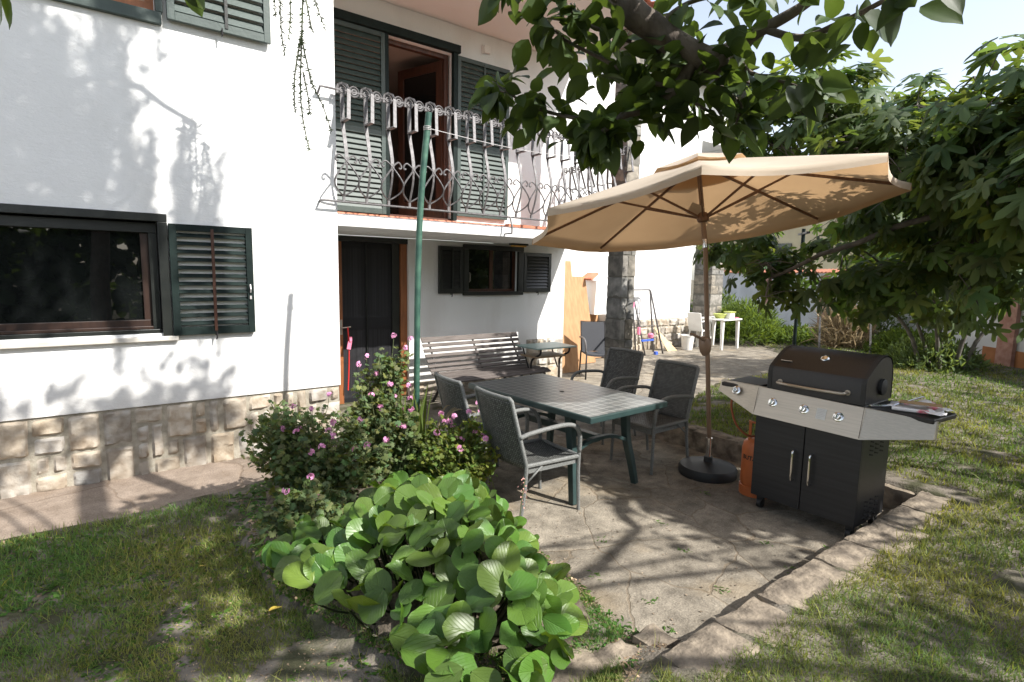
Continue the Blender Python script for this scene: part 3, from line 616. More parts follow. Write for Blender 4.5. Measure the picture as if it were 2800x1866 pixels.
# stone pillars
def pillar(x0, y0, w, z1, seed, m='greystone'):
    b = MB(); r = random.Random(seed); z = -.03
    while z < z1:
        h = r.choice([.12, .17, .24, .27, .3]); h = min(h, z1-z)
        if h < .05: break
        k = r.choice([1, 2, 2]); xs_ = [x0, x0+w] if k == 1 else [x0, x0+w*r.uniform(.35, .65), x0+w]
        for a, c in zip(xs_[:-1], xs_[1:]):
            rockbox(b, a+.004, c-.004, y0+r.uniform(-.006, .006), y0+w, z+.005, z+h-.005, amp=.010, n=4, seed=r.uniform(0, 90), tint=stonetint(r), fs=9, rnd_=.15)
        z += h
    p = b.build('stone_pillar', M[m], house, smooth=True, auto=50)
    b = MB(); b.box(x0+.012, x0+w-.012, y0+.012, y0+w-.012, -.1, z1); b.build('mortar_core', M['darkmortar'], p)
pillar(5.99, 5.35, .29, 5.04, 21); pillar(12.95, 8.5, .55, 2.6, 22)
# ------ windows and shutters
def louvre(mb, x0, x1, z0, z1, y, n, th=.006, w=.045, ang=.75):
    w = max(w, .78*(z1-z0)/n) if n > 14 else w
    for i in range(n):
        zc = z0+(z1-z0)*(i+.5)/n; R = Matrix.Rotation(ang, 3, 'X'); mb.obox(((x0+x1)/2, y, zc), (x1-x0, w, th), R)
def shutter(x0, x1, z0, z1, y, n, m='green', mid=None, rail=None, st=.055, th=.038, midm=None, hook=True, parent=None, lm=None, open_back=False):
    b = MB(); b.box(x0, x0+st, y, y+th, z0, z1).box(x1-st, x1, y, y+th, z0, z1).box(x0+st, x1-st, y+.001, y+th-.001, z0, z0+st*1.2).box(x0+st, x1-st, y+.001, y+th-.001, z1-st, z1)
    zs_ = [(z0+st*1.2, z1-st)]
    if rail: b.box(x0+st, x1-st, y+.001, y+th-.001, rail-.035, rail+.035); zs_ = [(z0+st*1.2, rail-.035), (rail+.035, z1-st)]
    tot = z1-z0
    for a, c in zs_: louvre(b, x0+st-.004, x1-st+.004, a, c, y+th*.55, max(2, round(n*(c-a)/tot)), w=.045 if m == 'green' else .075, ang=.75 if m == 'green' else 1.15)
    s = b.build('shutter', M[m], parent or house, bevel=.002, seg=1)
    if mid:
        b = MB(); xm = x0+(x1-x0)*mid; b.box(xm-.012, xm+.012, y-.006, y+.004, z0+.03, z1-.03); b.build('slat_bar', M[midm or m], s)
    if hook:
        b = MB(); xm = x0+(x1-x0)*.5; b.tube([(xm, y+.03, z0-.008), (xm, y-.012, z0-.008), (xm+.002, y-.014, z0+.02), (xm+.002, y-.014, z0-.035), (xm-.003, y-.010, z0-.045)], .006, 6); b.build('shutter_hook', M['castiron'], s)
    return s
# big ground floor window
b = MB(); 
for bx in [(-1.42, .56, 5.455, 5.50, 2.11, 2.175), (.49, .56, 5.455, 5.50, 1.17, 2.109), (-1.42, -1.35, 5.455, 5.5, 1.17, 2.109)]: b.box(*bx)
b.box(-1.35, .49, 5.54, 5.60, 2.02, 2.10).box(-1.35, .49, 5.50, 5.60, 1.19, 1.225).box(.43, .489, 5.54, 5.60, 1.226, 2.019)
win = b.build('window', M['black'], house, bevel=.004)
b = MB(); b.box(-1.35, .43, 5.575, 5.615, 1.226, 1.30).box(.375, .43, 5.575, 5.615, 1.301, 2.02).box(-1.35, .43, 5.52, 5.556, 1.226, 1.25); b.build('window_frame', M['darkwood'], win, bevel=.003)
b = MB(); b.box(-1.35, .376, 5.60, 5.606, 1.30, 2.02); b.build('pane', M['glass'], win)
b = MB(); b.box(-1.5, .60, 5.44, 5.56, 1.128, 1.168); b.build('window_sill', M['sill'], house, bevel=.006)
b = MB(); b.box(-1.35, .5, 5.7, 5.75, 1.1, 2.2); b.build('dark_backing', M['dark'], win)  # near-black sheet behind the pane
s = shutter(.566, 1.205, 1.17, 2.10, 5.435, 14, m='green', mid=.5, midm='brown', lm=None)
s['label'] = 'open louvred green shutter with a worn brown bar beside the big ground floor window'
b = MB(); b.box(1.165, 1.18, 5.42, 5.434, 1.47, 1.50).tube([(1.172, 5.425, 1.53), (1.172, 5.41, 1.56), (1.172, 5.425, 1.60)], .006); b.build('latch', M['gutter'], s)
# upper window
b = MB(); b.box(-1.3, .60, 5.44, 5.50, 3.65, 3.74).box(.56, .61, 5.44, 5.50, 3.741, 5.0); uw = b.build('window', M['greenlight'], house, bevel=.004)
b = MB(); b.box(-1.2, .56, 5.55, 5.60, 3.742, 3.83).box(.50, .56, 5.55, 5.6, 3.831, 4.9).box(-.25, -.19, 5.55, 5.6, 3.831, 4.9); b.build('window_frame', M['orangewood'], uw)
b = MB(); b.box(-1.2, .5, 5.58, 5.586, 3.831, 4.9); b.build('pane', mat('tan_blind', (.42, .30, .22), rough=.8), uw)
shutter(.635, 1.415, 3.70, 4.95, 5.42, 15, m='greenlight', mid=.55, midm='black')
# balcony door
b = MB(); b.box(2.05, 4.20, 6.76, 6.846, 4.66, 4.76).box(4.10, 4.16, 6.78, 6.848, 2.45, 4.658).box(3.12, 3.17, 6.80, 6.90, 2.45, 4.659); bd = b.build('balcony_door', M['green'], house, bevel=.004)
shutter(2.2, 3.12, 2.46, 4.655, 6.80, 34, m='greenlight', rail=3.45, hook=False)
shutter(4.17, 5.045, 2.52, 4.64, 6.79, 32, m='greenlight', mid=.5, rail=3.45, hook=False)
b = MB(); hx, hy = 4.06, 7.0; ex, ey = 3.79, 7.80; d = Vector((ex-hx, ey-hy, 0)); 
def lf(t): return Vector((hx, hy, 0))+d*t
for a, c, z0, z1 in [(0, .13, 2.47, 4.6), (.87, 1, 2.47, 4.6), (.13, .87, 4.48, 4.6), (.13, .87, 2.47, 2.75)]:
    p = (lf(a)+lf(c))/2; R = Matrix.Rotation(math.atan2(d.y, d.x), 3, 'Z'); b.obox((p.x, p.y, (z0+z1)/2), (d.length*(c-a), .05, z1-z0), R)
dl = b.build('door_leaf', M['brown'], bd, bevel=.003)
b = MB(); p = lf(.5); R = Matrix.Rotation(math.atan2(d.y, d.x), 3, 'Z'); b.obox((p.x, p.y, 3.6), (d.length*.74, .006, 1.8), R)
gl = mat('clear_glass', (.02, .02, .02), rough=.03, spec=.8); gl.node_tree.nodes['Principled BSDF'].inputs['Transmission Weight'].default_value = .0
b.build('pane', M['glass'], bd)
b = MB(); b.box(4.04, 4.10, 6.93, 7.0, 2.46, 4.6).box(3.18, 4.10, 6.93, 7.0, 4.60, 4.655).box(3.10, 4.12, 6.86, 7.0, 2.44, 2.475); b.build('door_frame', M['brown'], bd)
b = MB(); b.box(2.2, 6.0, 10, 10.1, 2.4, 4.9).box(2.1, 2.18, 7.12, 10, 2.4, 4.9).box(2.2, 6.0, 7.12, 10, 4.76, 4.9).box(5.9, 6.0, 7.12, 10, 2.4, 4.76).box(2.2, 6, 7.12, 10, 2.40, 2.45); b.build('room_interior', M['room'], house)
# wall sensor
b = MB(); b.box(4.60, 4.70, 6.79, 6.83, 4.78, 4.88).box(4.585, 4.62, 6.83, 6.848, 4.77, 4.90); sn = b.build('wall_sensor', M['whiteplastic'], house, bevel=.012, seg=3)
# ground floor door with insect screen
b = MB(); b.box(2.50, 2.56, 6.90, 6.98, .0, 2.10).box(3.36, 3.456, 6.90, 6.98, .0, 2.10); gd = b.build('ground_floor_door', M['orangewood'], house, bevel=.003)
b = MB(); b.box(2.30, 3.456, 6.88, 6.99, 2.101, 2.165); b.box(3.25, 3.36, 6.93, 6.99, 0, 2.10); b.build('door_header', M['black'], gd)
b = MB(); b.grid(lambda u, v: (2.56+.70*u, 6.945+.008*math.sin(u*14), .02+2.08*v), 30, 1); b.build('insect_screen', M['screen'], gd)
b = MB(); b.box(2.885, 2.90, 6.925, 6.937, .02, 2.1); b.build('screen_zip', M['black'], gd)
b = MB(); b.tube([(2.535, 6.90, 1.02), (2.535, 6.85, 1.02), (2.64, 6.845, 1.03)], .009, 8).box(2.52, 2.55, 6.892, 6.899, .93, 1.12); b.build('door_handle', M['steel'], gd)
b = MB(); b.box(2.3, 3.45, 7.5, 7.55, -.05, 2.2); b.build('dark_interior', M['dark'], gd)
# small window under the balcony
b = MB(); b.box(4.30, 5.38, 6.80, 6.848, 2.07, 2.14).box(4.30, 5.38, 6.80, 6.848, 1.41, 1.465).box(4.30, 4.38, 6.80, 6.848, 1.466, 2.069).box(5.28, 5.38, 6.80, 6.848, 1.466, 2.069); sw = b.build('window', M['black'], house, bevel=.004)
b = MB(); b.box(4.38, 4.43, 6.90, 6.94, 1.45, 2.1).box(4.81, 4.87, 6.90, 6.94, 1.45, 2.1).box(5.24, 5.29, 6.9, 6.94, 1.45, 2.1).box(4.431, 4.809, 6.9, 6.94, 1.45, 1.5).box(4.871, 5.239, 6.9, 6.94, 1.45, 1.5); b.build('window_frame', M['brown'], sw)
b = MB(); b.box(4.38, 5.29, 6.915, 6.92, 1.45, 2.1); b.build('pane', M['glass'], sw)
b = MB(); b.tube([(4.45, 6.895, 1.60), (4.45, 6.88, 1.62), (4.45, 6.88, 1.72), (4.45, 6.895, 1.74)], .006, 6); b.build('window_handle', M['steel'], sw)
shutter(3.895, 4.29, 1.44, 2.10, 6.80, 12, m='black', mid=.55); shutter(5.39, 5.94, 1.45, 2.06, 6.80, 12, m='black')
b = MB(); b.box(4.98, 5.26, 6.55, 6.66, 2.150, 2.174); ll = b.build('ceiling_lamp', M['black'], house)
b = MB(); b.box(5.0, 5.24, 6.56, 6.65, 2.128, 2.149); b.build('lamp_glass', M['amber'], ll, bevel=.01)
# ------ balcony railing
rail = MB(); YR = 5.40
for z in (3.43, 2.40): rail.tube([(1.83, 5.48, z-.05 if z > 3 else z), (1.83, YR, z), (1.9, YR, z), (6.24, YR, z)], .011, 8)
rail.tube([(6.18, YR, 3.35), (6.18, 6.85, 3.35)], .009, 6).tube([(6.18, YR, 2.42), (6.18, 6.85, 2.42)], .009, 6)
rail.tube([(4.05, YR, 2.40), (4.05, 5.36, 2.30), (4.05, 5.36, 2.21), (4.05, 5.495, 2.21)], .012, 4)
RL = rail.build('balcony_railing', M['iron'], house)
def belly(y0, z): # outward belly profile of each baluster: y offset by height
    t = (z-2.44)/(3.16-2.44); return y0-0.13*math.sin(min(1, max(0, t))*math.pi)**1.2*(1-t*.55)
def curl(cx, cz, r, a0, turns, y, n=14, sgn=1):
    return [(cx+sgn*r*(1-.72*i/n)*math.cos(a0+turns*2*math.pi*i/n), y, cz+r*(1-.72*i/n)*math.sin(a0+turns*2*math.pi*i/n)) for i in range(n+1)]
def baluster_pts(x):
    zs_ = [2.44+(3.16-2.44)*i/12 for i in range(13)]
    return [(x, belly(YR, z), z) for z in zs_]
def make_baluster():
    b = MB()
    pts = baluster_pts(0.0)
    for p, q in zip(pts[:-1], pts[1:]):
        w_ = .034 if p[2] > 2.70 else .018
        b.bar((p[0], p[1], p[2]-.002), (q[0], q[1], q[2]+.002), w_, .010, up=(0, 1, 0))
    b.box(-.019, .019, YR-.006, YR+.006, 3.155, 3.40)
    b.box(-.019, .019, YR-.15, YR+.006, 3.140, 3.154); b.bar((.002, YR-.152, 3.141), (.040, YR-.07, 3.43), .034, .010, up=(0, 1, 0))
    b.tube([(-.046, YR, 3.40), (-.050, YR, 3.44), (-.038, YR-.004, 3.476), (-.004, YR-.02, 3.492), (.030, YR-.045, 3.476), (.043, YR-.065, 3.43)], .013, 4)
    for xx, rr_ in ((-.002, .040), (.116, .046)):
        b.tube(arc((xx, YR, 3.435), rr_, 0, 2*math.pi*15/16, 15, 'xz'), .009, 5, closed=True)
        b.tube(arc((xx, YR-.004, 3.435), rr_*.5, 0, 2*math.pi*11/12, 11, 'xz'), .008, 4, closed=True)
    # scroll wires crossing at the baluster and meeting in hearts
    for s in (-1, 1):
        P = [(-s*.105, YR-.075, 2.775), (-s*.088, YR-.075, 2.760), (-s*.075, YR-.075, 2.775), (-s*.082, YR-.075, 2.80), (-s*.10, YR-.075, 2.805), (-s*.112, YR-.08, 2.79)]
        P = [(-s*.078, YR-.08, 2.775), (-s*.092, YR-.08, 2.765), (-s*.104, YR-.08, 2.78), (-s*.098, YR-.08, 2.805), (-s*.07, YR-.085, 2.825), (-s*.03, YR-.09, 2.80), (s*.01, YR-.10, 2.755), (s*.07, YR-.11, 2.68), (s*.115, YR-.105, 2.605), (s*.105, YR-.07, 2.54), (s*.055, YR-.03, 2.49), (0, YR, 2.455)]
        b.tube(smoothpts(P, 4), 0.0085, 5)
    b.bar((0, YR-.0, 2.40), (0, YR, 2.45), .022, .022)
    return b
bb = make_baluster()
b0 = bb.build('baluster', M['iron'], RL, org=(0, 0, 0)); 
Lr = Vector(house['org'])
b0.location = (2.035-Lr.x, -Lr.y, -Lr.z)
for k in range(1, 18):
    o = b0.copy(); COL.objects.link(o); o.parent = RL; o.location = (2.035+.2335*k-Lr.x, -Lr.y, -Lr.z)
for k in range(6):
    o = b0.copy(); COL.objects.link(o); o.parent = RL; o.rotation_euler = (0, 0, math.pi/2); o.location = (6.18+YR-Lr.x, 5.68+.2*k-Lr.y, -Lr.z-.07)
# ================================================================== FURNITURE
def rot2(x, y, a): return (x*math.cos(a)-y*math.sin(a), x*math.sin(a)+y*math.cos(a))
def dup(root, loc, rz, label, group=None):
    r = root.copy(); COL.objects.link(r); r.location = loc; r.rotation_euler = (0, 0, rz); r['label'] = label
    if group: r['group'] = group
    for ch in list(root.children):
        c = ch.copy(); COL.objects.link(c); c.parent = r
        for g_ in ch.children:
            d_ = g_.copy(); COL.objects.link(d_); d_.parent = c
    return r
# ---- garden table (local: long side along Y)
T = thing('garden_table', 'dark green plastic garden table with a tile patterned top, ringed by four woven chairs', 'table', (3.215, 3.50, 0), 'patio')
del T['group']
def tilemat():
    m = bpy.data.materials.new('tile_print_tabletop'); m.use_nodes = True; t = m.node_tree; N = t.nodes; L = t.links; b = N['Principled BSDF']; b.inputs['Roughness'].default_value = .32
    tc = N.new('ShaderNodeTexCoord'); br = N.new('ShaderNodeTexBrick'); br.offset = 0.0; br.offset_frequency = 2
    br.inputs['Scale'].default_value = 1; br.inputs['Brick Width'].default_value = .088; br.inputs['Row Height'].default_value = .088; br.inputs['Mortar Size'].default_value = .0035; br.inputs['Mortar Smooth'].default_value = .3
    br.inputs['Color1'].default_value = (.075, .082, .082, 1); br.inputs['Color2'].default_value = (.10, .108, .106, 1); br.inputs['Mortar'].default_value = (.42, .43, .41, 1); L.new(tc.outputs['Object'], br.inputs['Vector'])
    n = N.new('ShaderNodeTexNoise'); n.inputs['Scale'].default_value = 14; n.inputs['Detail'].default_value = 6; L.new(tc.outputs['Object'], n.inputs['Vector'])
    mx = N.new('ShaderNodeMix'); mx.data_type = 'RGBA'; mx.inputs[7].default_value = (.19, .185, .17, 1); mr = N.new('ShaderNodeMapRange'); mr.inputs[1].default_value = .42; mr.inputs[2].default_value = .7; mr.inputs[4].default_value = .4; L.new(n.outputs['Fac'], mr.inputs[0])
    L.new(mr.outputs[0], mx.inputs[0]); L.new(br.outputs['Color'], mx.inputs[6]); L.new(mx.outputs[2], b.inputs['Base Color'])
    bp = N.new('ShaderNodeBump'); bp.inputs['Strength'].default_value = .3; bp.inputs['Distance'].default_value = .002; L.new(br.outputs['Fac'], bp.inputs['Height']); L.new(bp.outputs[0], b.inputs['Normal'])
    return m
tm = tilemat()
b = MB(); b.box(-.455, .455, -.76, .76, .690, .738); top = b.build('tabletop', M['tablegreen'], bevel=.008, parent=None); top.parent = T
b = MB(); b.box(-.44, .44, -.745, .745, .7385, .7405); o = b.build('tile_print', tm); o.parent = top
b = MB(); b.lathe([(.022, .741), (.022, .7425), (.012, .7430)], n=16); o = b.build('parasol_hole_plug', M['ink']); o.parent = top
for sy in (-1, 1):
    for sx in (-1, 1):
        b = MB(); P = [(sx*.20, sy*.44, .70), (sx*.24, sy*.45, .5), (sx*.25, sy*.47, .30), (sx*.30, sy*.53, .12), (sx*.345, sy*.57, .0)]
        P = [(sx*.33, sy*.43, .70), (sx*.325, sy*.44, .55), (sx*.325, sy*.46, .38), (sx*.35, sy*.50, .18), (sx*.37, sy*.53, 0)]
        Q = smoothpts(P, 4); w = taper(.052, .038, len(Q)); b.tube(Q, w, 4, flat=.8)
        o = b.build('leg', M['tablegreen'], bevel=.006); o.parent = T
    b = MB(); Q = smoothpts([(-.32, sy*.455, .37), (-.16, sy*.455, .43), (0, sy*.455, .445), (.16, sy*.455, .43), (.32, sy*.455, .37)], 3); b.tube(Q, .034, 4, flat=.6)
    o = b.build('end_stretcher', M['tablegreen'], bevel=.004); o.parent = T
b = MB(); b.box(-.035, .035, -.43, .43, .40, .46); o = b.build('long_stretcher', M['tablegreen'], bevel=.006); o.parent = T
T.rotation_euler = (0, 0, math.radians(2.0))
# ---- rattan armchair, seat faces +X
def make_chair(label):
    c = thing('rattan_armchair', label, 'chair', (0, 0, 0), 'grey woven armchairs around the garden table'); w = .235
    def bk(v):  # back profile x for height v
        return -.235-.135*v
    b = MB()
    b.grid(lambda u, v: (bk(v)-.035*math.sin(math.pi*u)+.0, (-w+.012)+2*(w-.012)*u, .40+.50*v+.006*math.sin(math.pi*u)*v), 12, 12)
    o = b.build('backrest', M['weave'], c, smooth=True, solid=.012)
    b = MB(); b.tube([(bk(0), -w, .36), (bk(0), -w, .42), (bk(1), -w, .895), (bk(1)-.005, -w+.02, .91)]+[(bk(1)-.035*math.sin(math.pi*u), -w+2*w*u, .905+.006*math.sin(math.pi*u)) for u in [k/10 for k in range(1, 10)]]+[(bk(1)-.005, w-.02, .91), (bk(1), w, .895), (bk(0), w, .42), (bk(0), w, .36)], .0145, 8)
    b.build('back_frame', M['rattan'], o, smooth=True)
    b = MB(); b.grid(lambda u, v: (-.235+.475*v, -w+.005+2*(w-.005)*u, .425-.018*math.sin(math.pi*u)-.02*math.sin(math.pi*v)-.01*v), 12, 12); s_ = b.build('seat', M['weave'], c, smooth=True, solid=.014)
    b = MB(); b.tube([(-.235, -w, .42), (.235, -w, .415), (.25, -w+.015, .412), (.25, w-.015, .412), (.235, w, .415), (-.235, w, .42)], .015, 8)
    b.box(-.225, .24, -w+.01, -w+.02, .36, .405).box(-.225, .24, w-.02, w-.01, .36, .405).box(.238, .248, -w+.02, w-.02, .355, .40)
    b.build('seat_rim', M['rattan'], s_, smooth=True, auto=40)
    for s in (-1, 1):
        b = MB(); P = smoothpts([(bk(.48), s*(w+.004), .63), (bk(.48)+.09, s*(w+.015), .655), (.02, s*(w+.022), .675), (.14, s*(w+.022), .668), (.205, s*(w+.02), .63), (.235, s*(w+.012), .56), (.240, s*(w+.004), .45)], 4)
        b.tube(P, [.017]*len(P), 8, flat=1.0); b.build('armrest', M['rattan'], c, smooth=True)
        b = MB(); b.tube([(.240, s*(w+.002), .452), (.238, s*w, .30), (.250, s*(w+.004), 0)], [.015, .0145, .013], 8).lathe([(.015, 0), (.015, .014)], (.250, s*(w+.004), 0), 8); b.build('leg', M['rattan'], c, smooth=True, auto=40)
        b = MB(); b.tube([(-.235, s*w, .42), (-.245, s*w, .25), (-.285, s*(w+.004), 0)], [.015, .0145, .013], 8); b.build('leg', M['rattan'], c, smooth=True, auto=40)
        b = MB(); b.tube([(-.25, s*w, .21), (.24, s*w, .33)], .006, 6) if False else b.tube([(-.23, s*w, .30), (-.10, s*w, .40)], .008, 6)
        b.build('brace', M['rattan'], c, smooth=True)
    return c
ch = make_chair('nearest grey woven armchair, back to the viewer, closest to the big-leaved plant')
ch.location = (2.60, 3.12, 0); ch.rotation_euler = (0, 0, math.radians(-3))
G_ = 'grey woven armchairs around the garden table'
dup(ch, (2.62, 3.76, 0), math.radians(-5), 'grey woven armchair beyond the nearest one, its back towards the viewer, before the bench', G_)
dup(ch, (4.40, 4.14, 0), math.radians(183), 'shaded woven armchair on the far side of the table, nearest the stone pillar', G_)
dup(ch, (4.13, 3.27, 0), math.radians(180), 'shaded woven armchair on the far side of the table, next to the parasol pole', G_)
# ---- slatted bench along the wall
B = thing('slatted_bench', 'weathered grey slatted bench against the shaded wall under the small window', 'bench', (4.25, 6.1, 0))
def benchprof(t):   # seat front to top of back
    pts = [(5.70, .40), (5.78, .435), (5.95, .43), (6.12, .415), (6.22, .44), (6.30, .53), (6.37, .64), (6.44, .75), (6.52, .87)]
    k = t*(len(pts)-1); i = min(int(k), len(pts)-2); f = k-i; return (pts[i][0]*(1-f)+pts[i+1][0]*f, pts[i][1]*(1-f)+pts[i+1][1]*f)
n = 14
for i in range(n):
    t = (i+.5)/n; y, z = benchprof(t); y2, z2 = benchprof(min(1, t+.01)); a = math.atan2(z2-z, y2-y); b = MB()
    wd = .075 if i == n-1 else .045; b.obox(((3.46+5.02)/2+rnd.uniform(-.006, .006), y, z+.012), (1.58, wd, .018), Matrix.Rotation(a, 3, 'X')); b.build('slat', M['benchwood'], B, bevel=.003)
for x in (3.56, 4.25, 4.92):
    b = MB(); P = [(x, *benchprof(k/16)) for k in range(17)]; b.tube([(x, y, z-.012) for x, y, z in P], .016, 4, flat=.7)
    if x != 4.25: 
        b.tube(smoothpts([(x, 5.78, .40), (x, 5.80, .25), (x, 5.74, .1), (x, 5.70, 0)], 3), .018, 4); b.tube(smoothpts([(x, 6.22, .42), (x, 6.22, .25), (x, 6.32, .1), (x, 6.42, 0)], 3), .018, 4)
        b.tube(smoothpts([(x, 5.76, .22), (x, 6.0, .27), (x, 6.24, .22)], 3), .011, 4)
    b.build('iron_frame' if x != 4.25 else 'centre_strap', M['castiron'], B)
# ---- small school desk with mint top
D = thing('school_desk', 'small school desk with a mint green top and bent black tube legs beside the bench', 'desk', (5.1, 5.85, 0))
b = MB(); b.prism([(4.70, 6.10), (4.70, 5.62), (5.38, 5.58), (5.44, 6.10)], 2, .735, .755); b.build('desktop', M['mint'], D, bevel=.004)
b = MB(); b.prism([(4.78, 6.08), (4.78, 5.72), (5.30, 5.70), (5.34, 6.08)], 2, .60, .625); b.build('book_shelf', M['tanboard'], D, bevel=.006)
for x in (4.80, 5.32):
    b = MB(); b.tube(smoothpts([(x, 5.66, .73), (x, 5.68, .66), (x, 5.80, .60), (x, 5.86, .52), (x, 5.86, .3), (x, 5.86, .02)], 4), .014, 6); b.tube([(x, 5.60, .016), (x, 6.16, .016)], .014, 6); b.tube([(x, 6.06, .73), (x, 5.90, .42)], .010, 6)
    b.build('tube_leg', M['castiron'], D, smooth=True, auto=50)
# ---- boards leaning at the wall behind the pillar
def leaner(x0, x1, y0, y1, h, th, lab, x2=None, m='ply', skew=0):
    b = MB(); xx = x2 or (x0, x1)
    vs = [(x0, y0, 0.01), (x1, y0, 0.01), (xx[1], y1, h), (xx[0], y1, h), (x0, y0+th, 0.01), (x1, y0+th, 0.01), (xx[1], y1+th, h), (xx[0], y1+th, h)]
    b.add(vs, [(0, 1, 2, 3), (7, 6, 5, 4), (0, 4, 5, 1), (1, 5, 6, 2), (2, 6, 7, 3), (3, 7, 4, 0)])
    return tag(b.build('leaning_board', M[m], org=((x0+x1)/2, y0, 0), bevel=.002), lab, 'board', 'boards leaning at the house wall')
leaner(6.55, 7.02, 7.15, 7.60, 1.98, .02, 'narrow tall orange board, leftmost and tallest, leaning in the sun behind the bench', (6.97, 7.11))
leaner(7.00, 7.98, 7.72, 8.10, 1.70, .02, 'wide orange board tapering to its top, standing behind the black chair', (7.22, 7.98))
leaner(7.95, 8.62, 8.12, 8.36, 1.05, .02, 'low reddish board partly hidden by the stone pillar')
# ---- dark garden chair by the boards
C2 = thing('sling_chair', 'dark blue-grey garden armchair with curved arms beside the leaning boards', 'chair', (6.85, 6.62, 0)); a0 = math.radians(238)
def L2(p): x, y = rot2(p[0], p[1], a0); return (6.85+x, 6.62+y, p[2])
b = MB(); b.grid(lambda u, v: L2((-.22-.12*v, -.20+.40*u, .42+.50*v)), 6, 8); o = b.build('backrest', M['sling'], C2, solid=.015)
b = MB(); b.tube([L2(p) for p in [(-.22, -.21, .42), (-.34, -.21, .93), (-.34, .21, .93), (-.22, .21, .42)]], .014, 6); b.build('back_frame', M['castiron'], o, smooth=True)
b = MB(); b.grid(lambda u, v: L2((-.22+.45*v, -.21+.42*u, .42-.02*math.sin(math.pi*u))), 6, 6); b.build('seat', M['sling'], C2, solid=.03)
for s in (-1, 1):
    b = MB(); b.tube(smoothpts([L2(p) for p in [(-.29, s*.23, .66), (-.1, s*.245, .68), (.12, s*.245, .67), (.21, s*.24, .60), (.225, s*.23, .45)]], 4), .017, 6); b.build('armrest', M['iron'], C2, smooth=True)
    for x0, x1 in ((.225, .23), (-.22, -.27)):
        b = MB(); b.tube([L2((x0, s*.22, .43)), L2((x1, s*.225, 0))], .014, 6); b.build('leg', M['castiron'], C2, smooth=True)
# ---- outdoor fireplace
F = thing('outdoor_fireplace', 'white rendered outdoor fireplace with a terracotta ledge, half hidden by the stone pillar', 'fireplace', (8.1, 7.9, 0))
b = MB(); b.prism([(8.02, .95), (8.60, .95), (8.60, 1.86), (8.26, 1.72), (8.06, 1.62)], 1, 7.85, 8.45); b.build('hood', M['stucco'], F)
b = MB(); b.prism([(7.94, 1.66), (7.97, 1.63), (8.16, 1.74), (8.14, 1.78)], 1, 7.90, 8.2); b.build('tile_ledge', M['tileroof'], F)
b = MB(); b.box(8.65, 9.1, 7.9, 8.45, 0, .95); b.build('base', M['stucco'], F)
# ---- folded drying rack
K = thing('clothes_airer', 'folded metal clothes airer with coloured pegs leaning by the far plinth', 'clothes airer', (9.75, 8.2, 0))
b = MB()
for y0, y1, dx in ((7.85, 8.25, .22), (8.15, 8.30, .26)):
    b.tube([(9.42+dx, y0, 0), (9.38+dx, y1, 1.38), (9.42+dx, y1, 1.42), (9.96+dx, y1, 1.42), (10.0+dx, y1, 1.38), (10.03+dx, y0, 0.0)], .019, 6)
for z in (.35, .62, .9): b.tube([(9.62, 7.95+z*.25, z), (10.24, 7.95+z*.25, z)], .007, 5)
b.build('airer_frame', M['iron'], K, smooth=True)
b = MB(); b.obox((9.45, 7.9, .55), (.05, .05, .16)).obox((9.46, 8.1, 1.1), (.06, .04, .12)); b.build('red_peg_bag', M['pink'], K)
b = MB(); b.obox((9.75, 7.9, .33), (.40, .03, .04)).obox((10.0, 7.85, .03), (.08, .06, .07)); b.build('blue_foot', M['blue'], K)
b = MB(); b.lathe([(.0, 0), (.06, .02), (.07, .09), (.03, .12)], (9.88, 7.92, .36), 10); b.build('peg_basket', M['pink'], K)
# ---- plank, bucket
b = MB(); vs = [(10.62, 8.40, .50), (10.68, 8.40, .50), (11.0, 8.02, .0), (10.70, 8.06, .0)]
vs = vs+[(x+.0, y+.03, z+.02) for x, y, z in vs]; b.add(vs, [(0, 1, 2, 3), (7, 6, 5, 4), (0, 3, 7, 4), (1, 5, 6, 2), (0, 4, 5, 1), (3, 2, 6, 7)])
tag(b.build('wooden_offcut', M['wood'], org=(10.8, 8.2, 0)), 'pointed pale wood offcut leaning on the far plinth beside the bucket', 'wood offcut')
bk_ = thing('bucket', 'white plastic bucket standing by the far wall corner', 'bucket', (11.35, 8.0, 0))
b = MB(); b.lathe([(.12, 0), (.155, .33), (.165, .33), (.165, .35), (.148, .35), (.115, .02)], (11.35, 8.0, 0), 20, capt=False); b.build('bucket_body', M['whiteplastic'], bk_, smooth=True, auto=40)
b = MB(); b.tube(arc((11.35, 8.0, .33), .165, math.pi*1.05, math.pi*1.95, 10, 'xz'), .005, 4); b.build('handle', M['gutter'], bk_)
# ---- white plastic table and chair in the back
wt = thing('plastic_table', 'white plastic garden table cluttered with kitchen things by the far stone pillar', 'table', (12.35, 7.85, 0))
b = MB(); b.box(11.95, 12.75, 7.45, 8.25, .70, .735); b.build('tabletop', M['whiteplastic'], wt, bevel=.01)
for x, y in ((12.03, 7.53), (12.67, 7.53), (12.03, 8.17), (12.67, 8.17)):
    b = MB(); b.tube([(x, y, .70), (x*1.0+(x-12.35)*.06, y+(y-7.85)*.06, 0)], [.05, .035], 4); b.build('leg', M['whiteplastic'], wt)
wc = thing('plastic_chair', 'white plastic chair pushed against the left side of the white plastic table', 'chair', (11.85, 8.05, 0))
b = MB(); b.box(11.72, 12.1, 7.86, 8.24, .42, .45); b.build('seat', M['whiteplastic'], wc, bevel=.01)
b = MB(); b.grid(lambda u, v: (11.72-.10*v, 7.86+.38*u, .45+.42*v), 4, 4); b.build('backrest', M['whiteplastic'], wc, solid=.02)
for x, y in ((11.74, 7.88), (12.08, 7.88), (11.74, 8.22), (12.08, 8.22)):
    b = MB(); b.tube([(x, y, .42), (x+(x-11.91)*.2, y, 0)], .022, 4); b.build('leg', M['whiteplastic'], wc)
